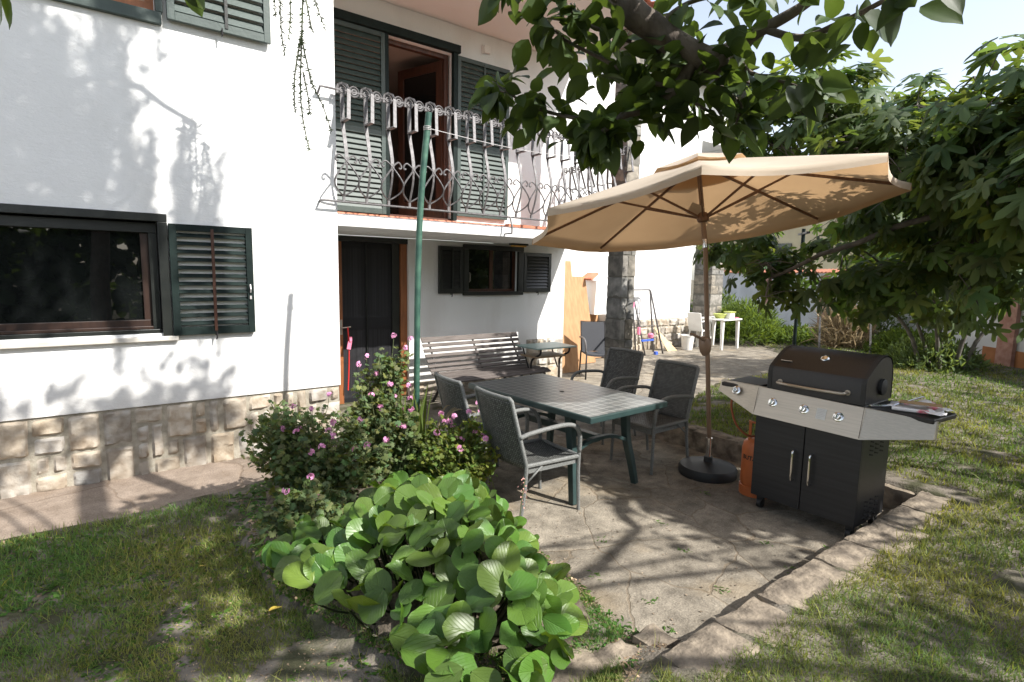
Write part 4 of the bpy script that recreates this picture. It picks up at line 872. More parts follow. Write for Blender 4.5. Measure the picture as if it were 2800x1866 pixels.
b = MB(); b.tube(smoothpts([(11.68, 7.86, .66), (11.85, 7.85, .68), (12.02, 7.86, .62), (12.07, 7.88, .44)], 4), .018, 5); b.build('armrest', M['whiteplastic'], wc)
b = MB(); b.lathe([(.10, 0), (.16, .10), (.17, .10), (.165, .115), (.14, .10), (.09, .01)], (12.25, 7.75, .736), 16, capt=False)
tag(b.build('salad_bowl', M['lime'], org=(12.25, 7.75, .736), smooth=True), 'lime green bowl on the white plastic table', 'bowl')
bx = thing('storage_box', 'white lidded food box with lime lid on the white plastic table', 'box', (12.42, 7.60, .736))
b = MB(); b.box(12.32, 12.52, 7.52, 7.68, .736, .88); b.build('box_body', M['whiteplastic'], bx, bevel=.01)
b = MB(); b.box(12.30, 12.54, 7.50, 7.70, .882, .91); b.build('lid', M['lime'], bx, bevel=.008)
b = MB(); b.lathe([(.0, 0), (.11, .004), (.13, .02), (.125, .022), (.10, .01)], (12.1, 7.95, .736), 16, capt=False, capb=False); tag(b.build('plate', M['whiteplastic'], org=(12.1, 7.95, .736), smooth=True), 'white plate at the left edge of the white plastic table', 'plate')
b = MB(); b.box(12.55, 12.70, 7.50, 7.62, .736, .75); b.box(12.58, 12.68, 7.52, 7.60, .75, .76); tag(b.build('folded_cloth', M['pink'], org=(12.6, 7.56, .736)), 'pink folded cloth on the right end of the white plastic table', 'cloth')

# ---- parasol
PB = Vector((4.32, 2.76, 0)); AP = Vector((4.127, 2.908, 2.716)); NV = Vector((-.007, .162, 1)).normalized(); RU, DR = 1.485, .455; PH = 6.879
PS = thing('parasol', 'beige octagonal parasol with brown ribs on a round black base', 'parasol', PB)
e1 = NV.cross(Vector((0, 1, 0))).normalized(); e2 = NV.cross(e1)
def rim(a, rfr=1.0, drop=None, ext=0.0):
    d = DR*rfr if drop is None else drop
    return AP+(e1*math.cos(a)+e2*math.sin(a))*RU*rfr-NV*(d+ext)
b = MB(); nu_, nv_ = 10, 12
for k in range(8):
    a0_, a1_ = PH+k*math.pi/4, PH+(k+1)*math.pi/4
    def fn(u, v):
        p = rim(a0_, v)*(1-u)+rim(a1_, v)*u; sag = .06*math.sin(math.pi*u)*v; inw = (AP-NV*DR-p); inw -= NV*inw.dot(NV); 
        return p-NV*sag*(.5)+ (inw.normalized()*(.05*math.sin(math.pi*u)*v*v) if inw.length > .01 else Vector())
    b.grid(fn, nu_, nv_)
    # valance
    def fv(u, v):
        p = fn(u, 1.0); return p-Vector((0, 0, 1))*(.054*v*(1-.12*math.sin(math.pi*u)))+(p-AP).normalized()*.006*math.sin(u*9+k)*v
    b.grid(fv, nu_, 2)
def canvasmat():
    m = M['canvas']; t = m.node_tree; N = t.nodes; L = t.links
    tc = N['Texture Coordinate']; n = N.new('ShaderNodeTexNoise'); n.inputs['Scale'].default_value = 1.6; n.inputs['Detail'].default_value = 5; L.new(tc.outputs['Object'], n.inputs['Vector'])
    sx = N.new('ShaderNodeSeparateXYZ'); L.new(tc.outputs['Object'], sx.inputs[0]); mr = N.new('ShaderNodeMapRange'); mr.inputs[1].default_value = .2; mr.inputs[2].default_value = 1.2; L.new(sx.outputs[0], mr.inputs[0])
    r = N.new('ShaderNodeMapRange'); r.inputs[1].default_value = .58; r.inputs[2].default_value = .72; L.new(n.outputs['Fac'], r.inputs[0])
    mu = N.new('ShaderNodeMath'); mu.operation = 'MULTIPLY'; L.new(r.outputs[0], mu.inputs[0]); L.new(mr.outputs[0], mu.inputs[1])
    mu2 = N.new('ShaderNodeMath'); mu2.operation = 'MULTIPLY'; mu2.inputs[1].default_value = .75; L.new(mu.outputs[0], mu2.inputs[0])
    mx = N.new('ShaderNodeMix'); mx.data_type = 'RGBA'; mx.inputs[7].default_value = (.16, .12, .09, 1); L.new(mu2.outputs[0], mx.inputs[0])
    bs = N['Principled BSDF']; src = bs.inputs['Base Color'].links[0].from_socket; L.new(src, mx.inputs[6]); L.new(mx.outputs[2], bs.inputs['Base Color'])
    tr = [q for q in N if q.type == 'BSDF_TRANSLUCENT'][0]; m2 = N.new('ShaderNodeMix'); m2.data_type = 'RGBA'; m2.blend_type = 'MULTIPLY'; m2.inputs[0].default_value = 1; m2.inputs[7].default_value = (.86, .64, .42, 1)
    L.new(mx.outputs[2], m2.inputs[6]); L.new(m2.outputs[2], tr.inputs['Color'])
    # underside tinted darker tan: shade and light through the cloth put into colour
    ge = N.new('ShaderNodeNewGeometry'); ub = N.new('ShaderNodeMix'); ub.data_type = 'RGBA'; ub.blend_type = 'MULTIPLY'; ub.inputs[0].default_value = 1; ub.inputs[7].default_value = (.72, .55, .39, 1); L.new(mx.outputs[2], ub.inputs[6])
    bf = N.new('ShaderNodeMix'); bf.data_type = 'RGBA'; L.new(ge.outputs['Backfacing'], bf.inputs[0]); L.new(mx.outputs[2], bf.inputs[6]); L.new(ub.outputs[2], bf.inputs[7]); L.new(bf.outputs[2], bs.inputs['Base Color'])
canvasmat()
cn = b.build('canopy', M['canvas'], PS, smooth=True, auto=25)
import bmesh
bm = bmesh.new(); bm.from_mesh(cn.data); bmesh.ops.remove_doubles(bm, verts=bm.verts, dist=1e-4); bm.to_mesh(cn.data); bm.free()
b = MB()
for k in range(8):
    a0_, a1_ = PH+k*math.pi/4, PH+(k+1)*math.pi/4
    def fn2(u, v):
        p = rim(a0_, v*.30)*(1-u)+rim(a1_, v*.30)*u; return p+NV*(.055-.02*v)-NV*.02*math.sin(math.pi*u)*v
    b.grid(fn2, 4, 3)
b.build('vent_cap', M['canvas'], cn, smooth=True, auto=25)
hub = AP-NV*.50
for k in range(8):
    a = PH+k*math.pi/4; b = MB(); b.bar(AP-NV*.035, rim(a, .985, ext=.02), .016, .022); rb = b.build('rib', M['umbwood'], PS, bevel=.002, seg=1)
    b = MB(); b.bar(hub, rim(a, .47, ext=.025), .013, .018); b.build('strut', M['umbwood'], rb, bevel=.002, seg=1)
b = MB(); zx = NV
b.lathe([(.024, -.03), (.045, -.02), (.05, .0), (.05, .03), (.035, .05)], hub, 16, ax=NV); b.lathe([(.02, -.05), (.045, -.03), (.045, 0), (.02, .03)], AP-NV*.05, 16, ax=NV); b.build('hub', M['umbwood'], PS, smooth=True, auto=40)
jt = PB+(hub-NV*.28-PB)*1.0; b = MB(); b.tube([AP-NV*.02, hub-NV*.10], .019, 14).tube([hub-NV*.10, hub-NV*.17], .0205, 14).tube([hub-NV*.24, PB+Vector((0, 0, .30))], .0195, 14); b.build('pole', M['umbpole'], PS, smooth=True, auto=40)
b = MB(); b.tube([hub-NV*.17, hub-NV*.24], .022, 14); b.build('tilt_joint', M['chrome'], PS, smooth=True, auto=40)
cr_ = PB+(hub-PB)*.53; pd = (hub-PB).normalized()
b = MB(); b.lathe([(.024, -.11), (.044, -.075), (.052, -.03), (.052, .03), (.036, .055), (.024, .06)], cr_, 14, ax=pd); hd = b.build('crank_housing', M['umbpole'], PS, smooth=True, auto=40)
b = MB(); q = cr_+Vector((-.04, -.02, .03)); b.tube([q, q+Vector((-.085, .055, .045)), q+Vector((-.11, .068, .048))], [.013, .012, .014], 8); b.build('crank_handle', M['umbpole'], hd, smooth=True)
b = MB(); b.tube([PB+Vector((0, 0, .05)), PB+Vector((0, 0, .33))], .0245, 16); b.build('base_tube', M['chrome'], PS, smooth=True, auto=40)
b = MB(); b.lathe([(.245, 0), (.25, .015), (.25, .06), (.235, .082), (.12, .098), (.04, .115), (.035, .16)], PB, 48); b.build('base', M['rubber'], PS, smooth=True, auto=35)
b = MB(); q = hub+Vector((-.07, .03, .07)); R = Matrix.Rotation(.6, 3, 'X')@Matrix.Rotation(-.6, 3, 'Z'); b.obox(q, (.11, .006, .10), R); b.build('care_flap', M['canvas'], PS)

# ---- gas grill: front faces -X
GX, GY = 3.97, 1.785
GR = thing('gas_grill', 'black gas grill on a dark cabinet with stainless front panel and side shelves', 'grill', (4.2, 1.785, 0))
b = MB(); b.box(3.985, 4.44, 1.425, 2.15, .10, .74); cab = b.build('cabinet', M['grilldoor'], GR, bevel=.004)
b = MB()
for j in range(3):
    for i in range(5): b.obox((4.13+j*.085, 1.4235, .70-i*.030), (.055, .004, .010), Matrix.Rotation(.25, 3, 'Y'))
    for i in range(5): b.obox((4.13+j*.085, 1.4235, .25-i*.030), (.055, .004, .010), Matrix.Rotation(.25, 3, 'Y'))
b.build('side_louvres', M['dark'], cab)
for y0, y1, yh in ((1.79, 2.153, 1.845), (1.423, 1.785, 1.725)):
    b = MB(); b.box(3.962, 3.983, y0, y1, .105, .725); dr = b.build('door', M['grilldoor'], GR, bevel=.004)
    b = MB(); b.tube(smoothpts([(3.962, yh, .53), (3.938, yh, .528), (3.925, yh, .51), (3.924, yh, .42), (3.925, yh, .33), (3.938, yh, .312), (3.962, yh, .31)], 4), .0085, 8); b.build('handle', M['chrome'], dr, smooth=True)
# front panel: slightly tilted stainless sheet with tapered ends
b = MB()
sec = [(2.50, .843, .925, .055), (2.155, .735, .935, .0), (1.425, .722, .918, .0), (1.06, .80, .90, .055)]
top_, bot_ = [], []
for y, z0, z1, dx in sec: top_.append(Vector((3.965+dx+.015, y, z1))); bot_.append(Vector((3.915+dx*1.6, y, z0)))
for i in range(3):
    a_, c_, d_, e_ = top_[i], top_[i+1], bot_[i+1], bot_[i]; bk2 = Vector((.03, 0, 0)); lip = Vector((.06, 0, -.012))
    b.add([a_, c_, d_, e_], [(0, 1, 2, 3)]); b.add([a_, c_, c_+bk2, a_+bk2], [(0, 1, 2, 3)]); b.add([e_, d_, d_+lip, e_+lip], [(0, 1, 2, 3)])
b.add([top_[0], bot_[0], bot_[0]+lip, top_[0]+bk2], [(0, 1, 2, 3)]); b.add([top_[3], bot_[3], bot_[3]+lip, top_[3]+bk2], [(0, 1, 2, 3)])
pn = b.build('front_panel', M['steel'], GR, solid=.004)
nrm = (top_[1]-bot_[1]).cross(top_[2]-top_[1]).normalized(); nrm = nrm if nrm.x < 0 else -nrm
b = MB(); 
for y in (2.15, 1.43): b.bar((3.963, y, .93), (3.913, y, .728), .002, .002)
b.build('panel_seam', M['dark'], pn)
def onpanel(y, f): a_ = top_[1]+(top_[2]-top_[1])*((2.155-y)/.73); c_ = bot_[1]+(bot_[2]-bot_[1])*((2.155-y)/.73); return c_+(a_-c_)*f
for y in (2.327, 2.027, 1.802, 1.576):
    p = onpanel(y, .55)
    if y > 2.2: p = Vector((3.965, y, .878))
    b = MB(); b.lathe([(.034, -.001), (.034, .004), (.030, .006)], p, 20, ax=nrm); kb = b.build('knob', M['chrome'], pn, smooth=True, auto=40)
    b = MB(); b.lathe([(.021, .006), (.019, .022), (.015, .026)], p, 18, ax=nrm); b.obox(p+nrm*.028, (.012, .007, .036), Matrix.Rotation(.25, 3, 'X')); b.build('knob_cap', M['chrome'], kb if False else pn, smooth=True, auto=40)
b = MB(); c = onpanel(1.685, .52); t1 = Vector((0, -1, -.02)); t2 = (top_[1]-bot_[1]).normalized(); b.add([c+nrm*.004+t1*x+t2*z for x, z in ((-.032, -.038), (.032, -.038), (.032, .038), (-.032, .038))], [(0, 1, 2, 3)]); st = b.build('instruction_sticker', M['sticker'], pn)
b = MB()
for i in range(6):
    z = .028-i*.011; l = [.022, .026, .02, .026, .024, .014][i]; b.add([c+nrm*.0052+t1*x+t2*(z+h) for x, h in ((-.026, 0), (-.026+2*l, 0), (-.026+2*l, .003), (-.026, .003))], [(0, 1, 2, 3)])
b.build('sticker_print', M['gutter'], pn)
# firebox and lid
b = MB(); b.box(4.0, 4.43, 1.45, 2.10, .741, .925); b.build('firebox', M['grillblack'], GR, bevel=.01)
prof = [(3.985, .93), (3.985, 1.07), (4.0, 1.105), (4.09, 1.165), (4.17, 1.21), (4.24, 1.233), (4.31, 1.237), (4.375, 1.215), (4.41, 1.17), (4.425, 1.10), (4.43, .93)]
def lp(s, w=0):
    c0 = Vector((4.22, 1.04)); return [((x-c0.x)*s+c0.x, (z-c0.y)*s+c0.y if z > .94 else z) for x, z in prof]
b = MB(); P0 = lp(.955); P1 = lp(1.0)
yy = [1.442, 1.449, 1.470, 2.065, 2.086, 2.093]; pr_ = [P0, lp(.985), P1, P1, lp(.985), P0]; n = len(prof)
for y, P in zip(yy, pr_): b.v += [(x, y, z) for x, z in P]; b.t += [1.0]*n
for i in range(5):
    for k in range(n-1): b.f.append((i*n+k, i*n+k+1, (i+1)*n+k+1, (i+1)*n+k))
b.f.append(tuple(range(n))); b.f.append(tuple(reversed(range(5*n, 6*n)))); b.f += [(i*n, i*n+n-1, (i+1)*n+n-1, (i+1)*n) for i in range(5)]
lid = b.build('lid', M['grillblack'], GR, smooth=True, auto=32)
b = MB(); P2 = lp(1.012)
for y0, y1 in ((1.440, 1.468), (2.067, 2.095)):
    for k in range(n-1):
        (xa, za), (xb, zb) = P2[k], P2[k+1]; (xc, zc), (xd, zd) = P1[k], P1[k+1]
        b.add([(xa, y0, za), (xb, y0, zb), (xb, y1, zb), (xa, y1, za)], [(0, 1, 2, 3)])
b.build('lid_rim', M['rubber'], lid, smooth=True)
b = MB(); b.tube(smoothpts([(3.985, 2.0, 1.0), (3.945, 2.0, 1.0), (3.925, 1.985, .998), (3.922, 1.9, .996), (3.922, 1.77, .995), (3.922, 1.65, .996), (3.925, 1.56, .998), (3.945, 1.545, 1.0), (3.985, 1.545, 1.0)], 3), .0095, 8).lathe([(.018, 0), (.018, .006)], (3.984, 2.0, 1.0), 12, ax=(-1, 0, 0)).lathe([(.018, 0), (.018, .006)], (3.984, 1.545, 1.0), 12, ax=(-1, 0, 0)); b.build('lid_handle', M['steel'], lid, smooth=True, auto=45)
ln = Vector((-.55, 0, .83)).normalized()
b = MB(); b.lathe([(.030, 0), (.030, .008), (.024, .014), (.010, .018)], (4.13, 1.765, 1.186), 20, ax=ln); b.build('thermometer', M['chrome'], lid, smooth=True, auto=40)
b = MB(); b.obox((4.055, 2.0, 1.145), (.006, .085, .020), Matrix.Rotation(-.98, 3, 'Y')@Matrix.Rotation(math.pi/2*0, 3, 'X')); b.build('name_plate', M['steel'], lid, bevel=.004)
b = MB(); b.lathe([(.055, 0), (.055, .02), (.03, .03)], (4.24, 1.441, 1.03), 18, ax=(0, -1, 0)); b.build('side_vent', M['rubber'], lid, smooth=True, auto=40)
# side shelves
for y0, y1, nm in ((2.13, 2.48, 'burner'), (1.07, 1.44, 'plain')):
    b = MB(); b.prism([(4.0, y0), (4.0, y1), (4.38, y1), (4.42, y0)] if y0 > 2 else [(4.0, y1), (4.02, y0), (4.34, y0-.03), (4.42, y1)], 2, .885, .918); sh = b.build('side_shelf', M['grillblack'], GR, bevel=.008)
    if y0 > 2: b = MB(); b.box(4.05, 4.36, y0+.05, y1-.03, .919, .932); b.build('burner_cover', M['grilldoor'], sh, bevel=.004)
for x, y in ((4.02, 1.47), (4.02, 2.10), (4.40, 1.47), (4.40, 2.10)):
    b = MB(); b.lathe([(.012, -.018), (.036, -.016), (.036, .016), (.012, .018)], (x, y, .037), 16, ax=(0, 1, 0)); b.box(x-.014, x+.014, y-.025, y+.025, .06, .10); b.build('caster', M['rubber'], GR, smooth=True, auto=40)
b = MB(); b.tube(smoothpts([(4.05, 2.40, .86), (4.05, 2.41, .72), (4.07, 2.37, .58), (4.12, 2.30, .50), (4.20, 2.26, .49)], 5), .0085, 8); b.build('gas_hose', M['hose'], GR, smooth=True)
# ---- gas cylinder
GC = thing('gas_cylinder', 'orange gas cylinder behind the left side of the grill cabinet', 'gas cylinder', (4.26, 2.27, 0)); c0 = Vector((4.26, 2.27, 0))
b = MB(); b.lathe([(.10, .05), (.122, .075), (.127, .11), (.127, .37), (.118, .42), (.085, .455), (.04, .47)], c0, 32); bd_ = b.build('cylinder_body', M['orangegas'], GC, smooth=True, auto=60)
b = MB(); b.lathe([(.128, 0), (.130, .0), (.130, .075), (.124, .078), (.122, .0)], c0, 32, capb=False, capt=False); b.build('foot_ring', M['orangegas'], GC, smooth=True, auto=40)
b = MB()
for a in (2.6, 3.6, 4.7, .6): b.bar(c0+Vector((.085*math.cos(a), .085*math.sin(a), .44)), c0+Vector((.085*math.cos(a), .085*math.sin(a), .60)), .022, .008)
b.tube(arc(c0+Vector((0, 0, .60)), .086, 2.4, 4.9, 14, 'xy'), .009, 6); b.build('carry_collar', M['orangegas'], GC)
b = MB(); b.lathe([(.022, .46), (.022, .50), (.014, .52), (.014, .54)], c0, 12).tube([c0+Vector((0, 0, .49)), c0+Vector((-.06, 0, .49))], .012, 8); b.build('valve', M['castiron'], GC)
tc_ = bpy.data.curves.new('lettering', 'FONT'); tc_.body = 'BUTAN'; tc_.size = .048; tc_.align_x = 'CENTER'; tc_.offset = .0015
to = bpy.data.objects.new('lettering_tmp', tc_); COL.objects.link(to); dg = bpy.context.evaluated_depsgraph_get(); dg.update(); me = bpy.data.meshes.new_from_object(to.evaluated_get(dg)); bpy.data.objects.remove(to)
bm = bmesh.new(); bm.from_mesh(me); bmesh.ops.subdivide_edges(bm, edges=[e for e in bm.edges if e.calc_length() > .02], cuts=2); 
fa = math.radians(184)
for v in bm.verts:
    t = fa+v.co.x/.128; z = .30+v.co.y; v.co = Vector((.1285*math.cos(t), .1285*math.sin(t), z))
bm.to_mesh(me); bm.free(); me.materials.clear(); me.materials.append(M['ink']); lt = bpy.data.objects.new('lettering', me); COL.objects.link(lt); lt.parent = bd_; lt['org'] = (0, 0, 0)
# ---- things on the right shelf
b = MB(); z0 = .922
def crump(u, v): 
    x = 4.10+.22*v+.02*math.sin(u*5); y = 1.36-.30*u-.02*math.sin(v*7); return (x, y, z0+.012+.028*abs(mnoise.noise(Vector((u*5, v*5, 2))))+.035*math.exp(-((u-.55)**2+(v-.85)**2)*30))
b.grid(crump, 22, 16); tag(b.build('plastic_bag', M['paper'], org=(4.2, 1.2, .92), smooth=True, solid=.002), 'crumpled white and pink plastic bag on the right shelf of the grill', 'bag')
b = MB(); b.obox((4.17, 1.19, z0+.052), (.10, .22, .003), Matrix.Rotation(.3, 3, 'Z')); tag(b.build('paper_wrapper', M['kraft'], org=(4.17, 1.19, .96)), 'brown paper wrapper lying on the plastic bag', 'paper')
b = MB(); b.tube([(4.06, 1.31, z0+.013), (4.12, 1.13, z0+.013)], .012, 8); tag(b.build('foil_roll', M['paper'], org=(4.08, 1.2, .93), smooth=True, auto=40), 'slim pink and white roll at the front edge of the right grill shelf', 'roll')
b = MB(); b.tube([(4.03, 1.42, z0+.008), (4.12, 1.33, z0+.012), (4.24, 1.20, z0+.085)], .005, 6).tube([(4.05, 1.43, z0+.008), (4.14, 1.34, z0+.012), (4.26, 1.20, z0+.080)], .005, 6).lathe([(.014, -.003), (.014, .003)], (4.04, 1.425, z0+.012), 10); tag(b.build('barbecue_tongs', M['chrome'], org=(4.1, 1.35, .93), smooth=True, auto=45), 'steel barbecue tongs resting by the plastic bag', 'tongs')
# ---- poles
GP = thing('clothesline_pole', 'chalky green pole rising from the flower bed past the balcony rail', 'pole', (2.10, 4.03, 0))
b = MB(); P = smoothpts([(2.10, 4.05, 0), (2.10, 4.03, .8), (2.108, 4.026, 1.6), (2.135, 4.02, 2.3), (2.20, 4.01, 2.97)], 5); b.tube(P, .0245, 14); b.build('pole_tube', M['polegreen'], GP, smooth=True, auto=40)
b = MB(); 
for i in range(3): b.tube(arc((2.188, 4.012, 2.84+i*.012), .027, 0, 2*math.pi*15/16, 15, 'xy'), .0035, 4, closed=True)
b.build('wire_binding', M['gutter'], GP)
b = MB(); b.tube([Vector((2.21, 4.0, 2.85)).lerp(Vector((5.95, 5.36, 3.38)), t)+Vector((0, 0, -.10*math.sin(math.pi*t))) for t in [k/20 for k in range(21)]], .003, 4); tag(b.build('clothesline', M['gutter'], org=(2.17, 4, 2.81)), 'thin wire strung from the green pole to the stone pillar', 'wire')
SP = thing('clothesline_pole', 'dark green pole standing behind the grill under the fig branches', 'pole', (8.8, 4.25, 0.1))
b = MB(); b.tube([(8.8, 4.25, 0), (8.84, 4.26, 2.5)], .028, 10); b.build('pole_tube', M['green'], SP, smooth=True, auto=40)
b = MB(); b.bar((8.55, 4.05, 2.42), (9.15, 4.47, 2.44), .05, .03); b.build('cross_arm', M['castiron'], SP)
# lanyard and fly strip at the door
LY = thing('key_lanyard', 'red lanyard with a pink tag hanging from the ground floor door handle', 'lanyard', (2.60, 6.83, 1.0))
b = MB(); b.tube(smoothpts([(2.60, 6.84, 1.03), (2.605, 6.825, .8), (2.60, 6.83, .5), (2.585, 6.83, .22)], 4), .018, 4, flat=.3); b.build('strap', M['red'], LY)
b = MB(); b.obox((2.60, 6.80, .80), (.05, .012, .10), Matrix.Rotation(.2, 3, 'Y')).obox((2.615, 6.79, .88), (.03, .02, .06)); b.build('tag', M['pink'], LY)
# ---- garden wall, neighbours
GW = thing('garden_wall', 'long pale rendered garden wall with terracotta coping at the end of the lawn', 'wall', (16, 5.5, 0))
wa = Vector((10.6, -1.6, 0)); wb = Vector((23.5, 15.6, 0)); wd = (wb-wa).normalized(); wn = Vector((wd.y, -wd.x, 0)); Rw = Matrix((wd, wn, Vector((0, 0, 1)))).transposed()
b = MB(); mid_ = (wa+wb)/2; b.obox(mid_+Vector((0, 0, .95)), ((wb-wa).length, .22, 1.9), Rw); b.build('wall_face', M['gardenwall'], GW)
b = MB(); b.obox(wa+wd*2.5-wn*.115+Vector((0, 0, .28)), (6.5, .012, .42), Rw); b.build('orange_stain', M['rust'], GW)
b = MB()
def cop(u, v):
    p = wa+(wb-wa)*u; s = abs(math.sin(u*(wb-wa).length/.2*math.pi)); return p+wn*(-.2+.4*v)+Vector((0, 0, 1.905+.09*(1-abs(2*v-1))+.03*s))
b.grid(cop, 640, 4); b.build('coping_tiles', M['tileroof'], GW, solid=.02)
b = MB()
for s in (5.2, 9.2, 11.4, 15.0): b.obox(wa+wd*s-wn*.14+Vector((0, 0, .93)), (.34, .10, 1.8), Rw)
b.build('brick_pilasters', M['brick'], GW)
NB = thing('neighbour_house', 'ochre neighbouring house with a tiled roof glimpsed through the fig leaves', 'house', (27, 12, 0))
b = MB(); b.box(24, 34, 6, 16, 0, 4.4); b.build('wall', M['neighbour'], NB)
b = MB(); b.prism([(5.4, 4.35), (11, 6.0), (16.6, 4.35), (16.6, 4.5), (11, 6.2), (5.4, 4.5)], 0, 23.5, 34.5); b.build('roof', M['tileroof'], NB)
b = MB(); b.box(23.93, 23.99, 8, 9.2, 1.8, 3.2); b.build('window', M['glass'], NB); b = MB(); b.box(23.93, 23.99, 12, 13.2, 1.8, 3.2); b.build('window', M['glass'], NB)
# ================================================================== PLANTS
F_ = 1.0914  # focal / half-width helper for the visibility test
def vis(P, m=0.03):
    d = P-np.array(CAM); w = d@np.array(fw); x = d@np.array(rr)/np.maximum(w, 1e-6)*1284.16/1176.5; y = d@np.array(uu)/np.maximum(w, 1e-6)*1284.16/784
    return (w > 0) & (np.abs(x) < 1+m) & (np.abs(y) < 1+m)
def proj(P):
    d = P-np.array(CAM); w = d@np.array(fw); return 1176.5+1284.16*(d@np.array(rr))/w, 784-1284.16*(d@np.array(uu))/w, w
def rot_about(R, k): return R
def branchmesh(mb, P, r0_, r1_, n=8, wob=0.02, sub=5):
    Q = smoothpts(P, sub); Q = [q+Vector((mnoise.noise(q*3)*wob, mnoise.noise(q*3+Vector((9, 0, 0)))*wob, mnoise.noise(q*3+Vector((0, 9, 0)))*wob)) for q in Q]
    mb.tube(Q, [a*(1+.12*mnoise.noise(q*9)) for a, q in zip(taper(r0_, r1_, len(Q)), Q)], n)
# ---------------- persimmon overhead
PT = thing('persimmon_tree', 'broad leaved fruit tree whose gnarled limb hangs into the top of the view', 'tree', (1.3, -1.0, 0.1))
BR = {'main': [(1.83, 2.08, 3.78), (1.89, 1.88, 3.17), (1.92, 1.75, 2.9), (2.0, 1.68, 2.81), (2.1, 1.59, 2.72), (2.21, 1.5, 2.66)],
'r1': [(2.21, 1.5, 2.66), (2.33, 1.48, 2.75), (2.38, 1.39, 2.8), (2.41, 1.25, 2.85), (2.48, 1.08, 2.94)],
'r2': [(2.38, 1.39, 2.8), (2.39, 1.24, 2.73), (2.32, 1.04, 2.71), (2.23, 0.85, 2.69), (2.08, 0.71, 2.65)],
'l1': [(2.15, 1.55, 2.69), (2.12, 1.61, 2.57), (2.07, 1.71, 2.49), (1.96, 1.78, 2.45), (1.87, 1.83, 2.37)],
'l2': [(2.12, 1.61, 2.57), (2.04, 1.74, 2.6), (1.89, 1.87, 2.7), (1.74, 1.94, 2.77), (1.63, 1.96, 2.84)],
'l3': [(2.07, 1.71, 2.49), (1.91, 1.88, 2.45), (1.79, 2.04, 2.49), (1.67, 2.15, 2.55), (1.56, 2.24, 2.63)],
'l4': [(2.1, 1.59, 2.72), (2.08, 1.73, 2.74), (1.96, 1.83, 2.8), (1.75, 1.87, 2.84), (1.69, 1.94, 2.97)],
'd1': [(2.21, 1.5, 2.66), (2.23, 1.47, 2.56), (2.28, 1.41, 2.49), (2.26, 1.42, 2.41)],
'd2': [(2.33, 1.48, 2.75), (2.32, 1.41, 2.63), (2.32, 1.27, 2.56), (2.27, 1.17, 2.5)],
'd3': [(2.12, 1.61, 2.57), (2.13, 1.53, 2.49), (2.19, 1.48, 2.45)],
'u1': [(2.0, 1.68, 2.81), (2.22, 1.66, 2.96), (2.41, 1.53, 3.02), (2.49, 1.34, 3.01)],
'u2': [(1.92, 1.75, 2.9), (1.73, 1.78, 2.94), (1.49, 1.83, 2.92), (1.33, 1.81, 2.83)]}
b = MB(); branchmesh(b, [(1.3, -1.0, 0), (1.25, -1.0, 1.0), (1.35, -.9, 2.1), (1.5, -.4, 3.1), (1.7, .6, 3.9), (1.83, 1.6, 4.1), (1.83, 2.08, 3.78)], .13, .07, 12, .03)
b.build('trunk', M['bark'], PT, smooth=True)
b = MB(); branchmesh(b, BR['main'], .066, .052, 12, .015, 8); branchmesh(b, BR['r1'], .04, .012, 10); branchmesh(b, BR['r2'], .018, .005, 8); branchmesh(b, BR['l1'], .034, .012, 10)
for k in ('l2', 'l3', 'l4', 'd1', 'd2', 'd3', 'u1', 'u2'): branchmesh(b, BR[k], .013, .004, 6)
b.lathe([(.045, -.03), (.058, 0), (.05, .03), (.03, .045)], BR['main'][-1], 12, ax=(.3, -.3, -.6))
b.build('limb', M['bark'], PT, smooth=True)
pos, tip, nrm = [], [], []
dens = {'main': 6, 'r1': 42, 'r2': 22, 'l1': 90, 'l2': 120, 'l3': 105, 'l4': 100, 'd1': 42, 'd2': 30, 'd3': 40, 'u1': 70, 'u2': 24}
for k, nlf in dens.items():
    nlf = int(nlf*.68)
    Q = smoothpts(BR[k], 6)
    for _ in range(nlf):
        t = rnd.random()**.8*(len(Q)-1); i = min(int(t), len(Q)-2); p = Q[i].lerp(Q[i+1], t-i)
        o = Vector((rnd.gauss(0, 1), rnd.gauss(0, 1), rnd.gauss(-.15, .7))).normalized()
        p2 = p+o*rnd.uniform(.015, .17); pos.append(p2); tip.append((o+Vector((0, 0, -.75))).normalized()); nrm.append((Vector((rnd.gauss(0, .6), rnd.gauss(0, .6), .7))).normalized())
for p, n_ in (((-.19, 2.8, 2.74), 5), ((.33, 2.4, 2.74), 4), ((1.86, 1.84, 2.36), 60), ((1.73, .62, 2.47), 5), ((1.74, .56, 2.5), 3), ((1.92, .8, 2.54), 4), ((1.60, 2.2, 2.60), 16), ((2.27, 1.15, 2.50), 15), ((2.26, 1.42, 2.42), 12), ((1.33, 1.81, 2.83), 8)):
    for _ in range(n_):
        o = Vector((rnd.gauss(0, 1), rnd.gauss(0, 1), rnd.gauss(0, .8))).normalized(); r_ = .02 if n_ < 6 else .075
        pos.append(Vector(p)+o*rnd.uniform(.01, r_)); tip.append((o+Vector((0, 0, -.8))).normalized()); nrm.append(Vector((rnd.gauss(0, .8), rnd.gauss(0, .8), .6)).normalized())
pos = np.array([list(p) for p in pos]); tip = np.array([list(p) for p in tip]); nrm = np.array([list(p) for p in nrm]); n = len(pos)
cloud('crown', *OVATE[:2], pos, basis(nrm, tip), RS.uniform(.07, .15, n), RS.uniform(.6, 1.3, n)[:, None]*np.array([1, 1, .9]), M['persimmon'], PT)
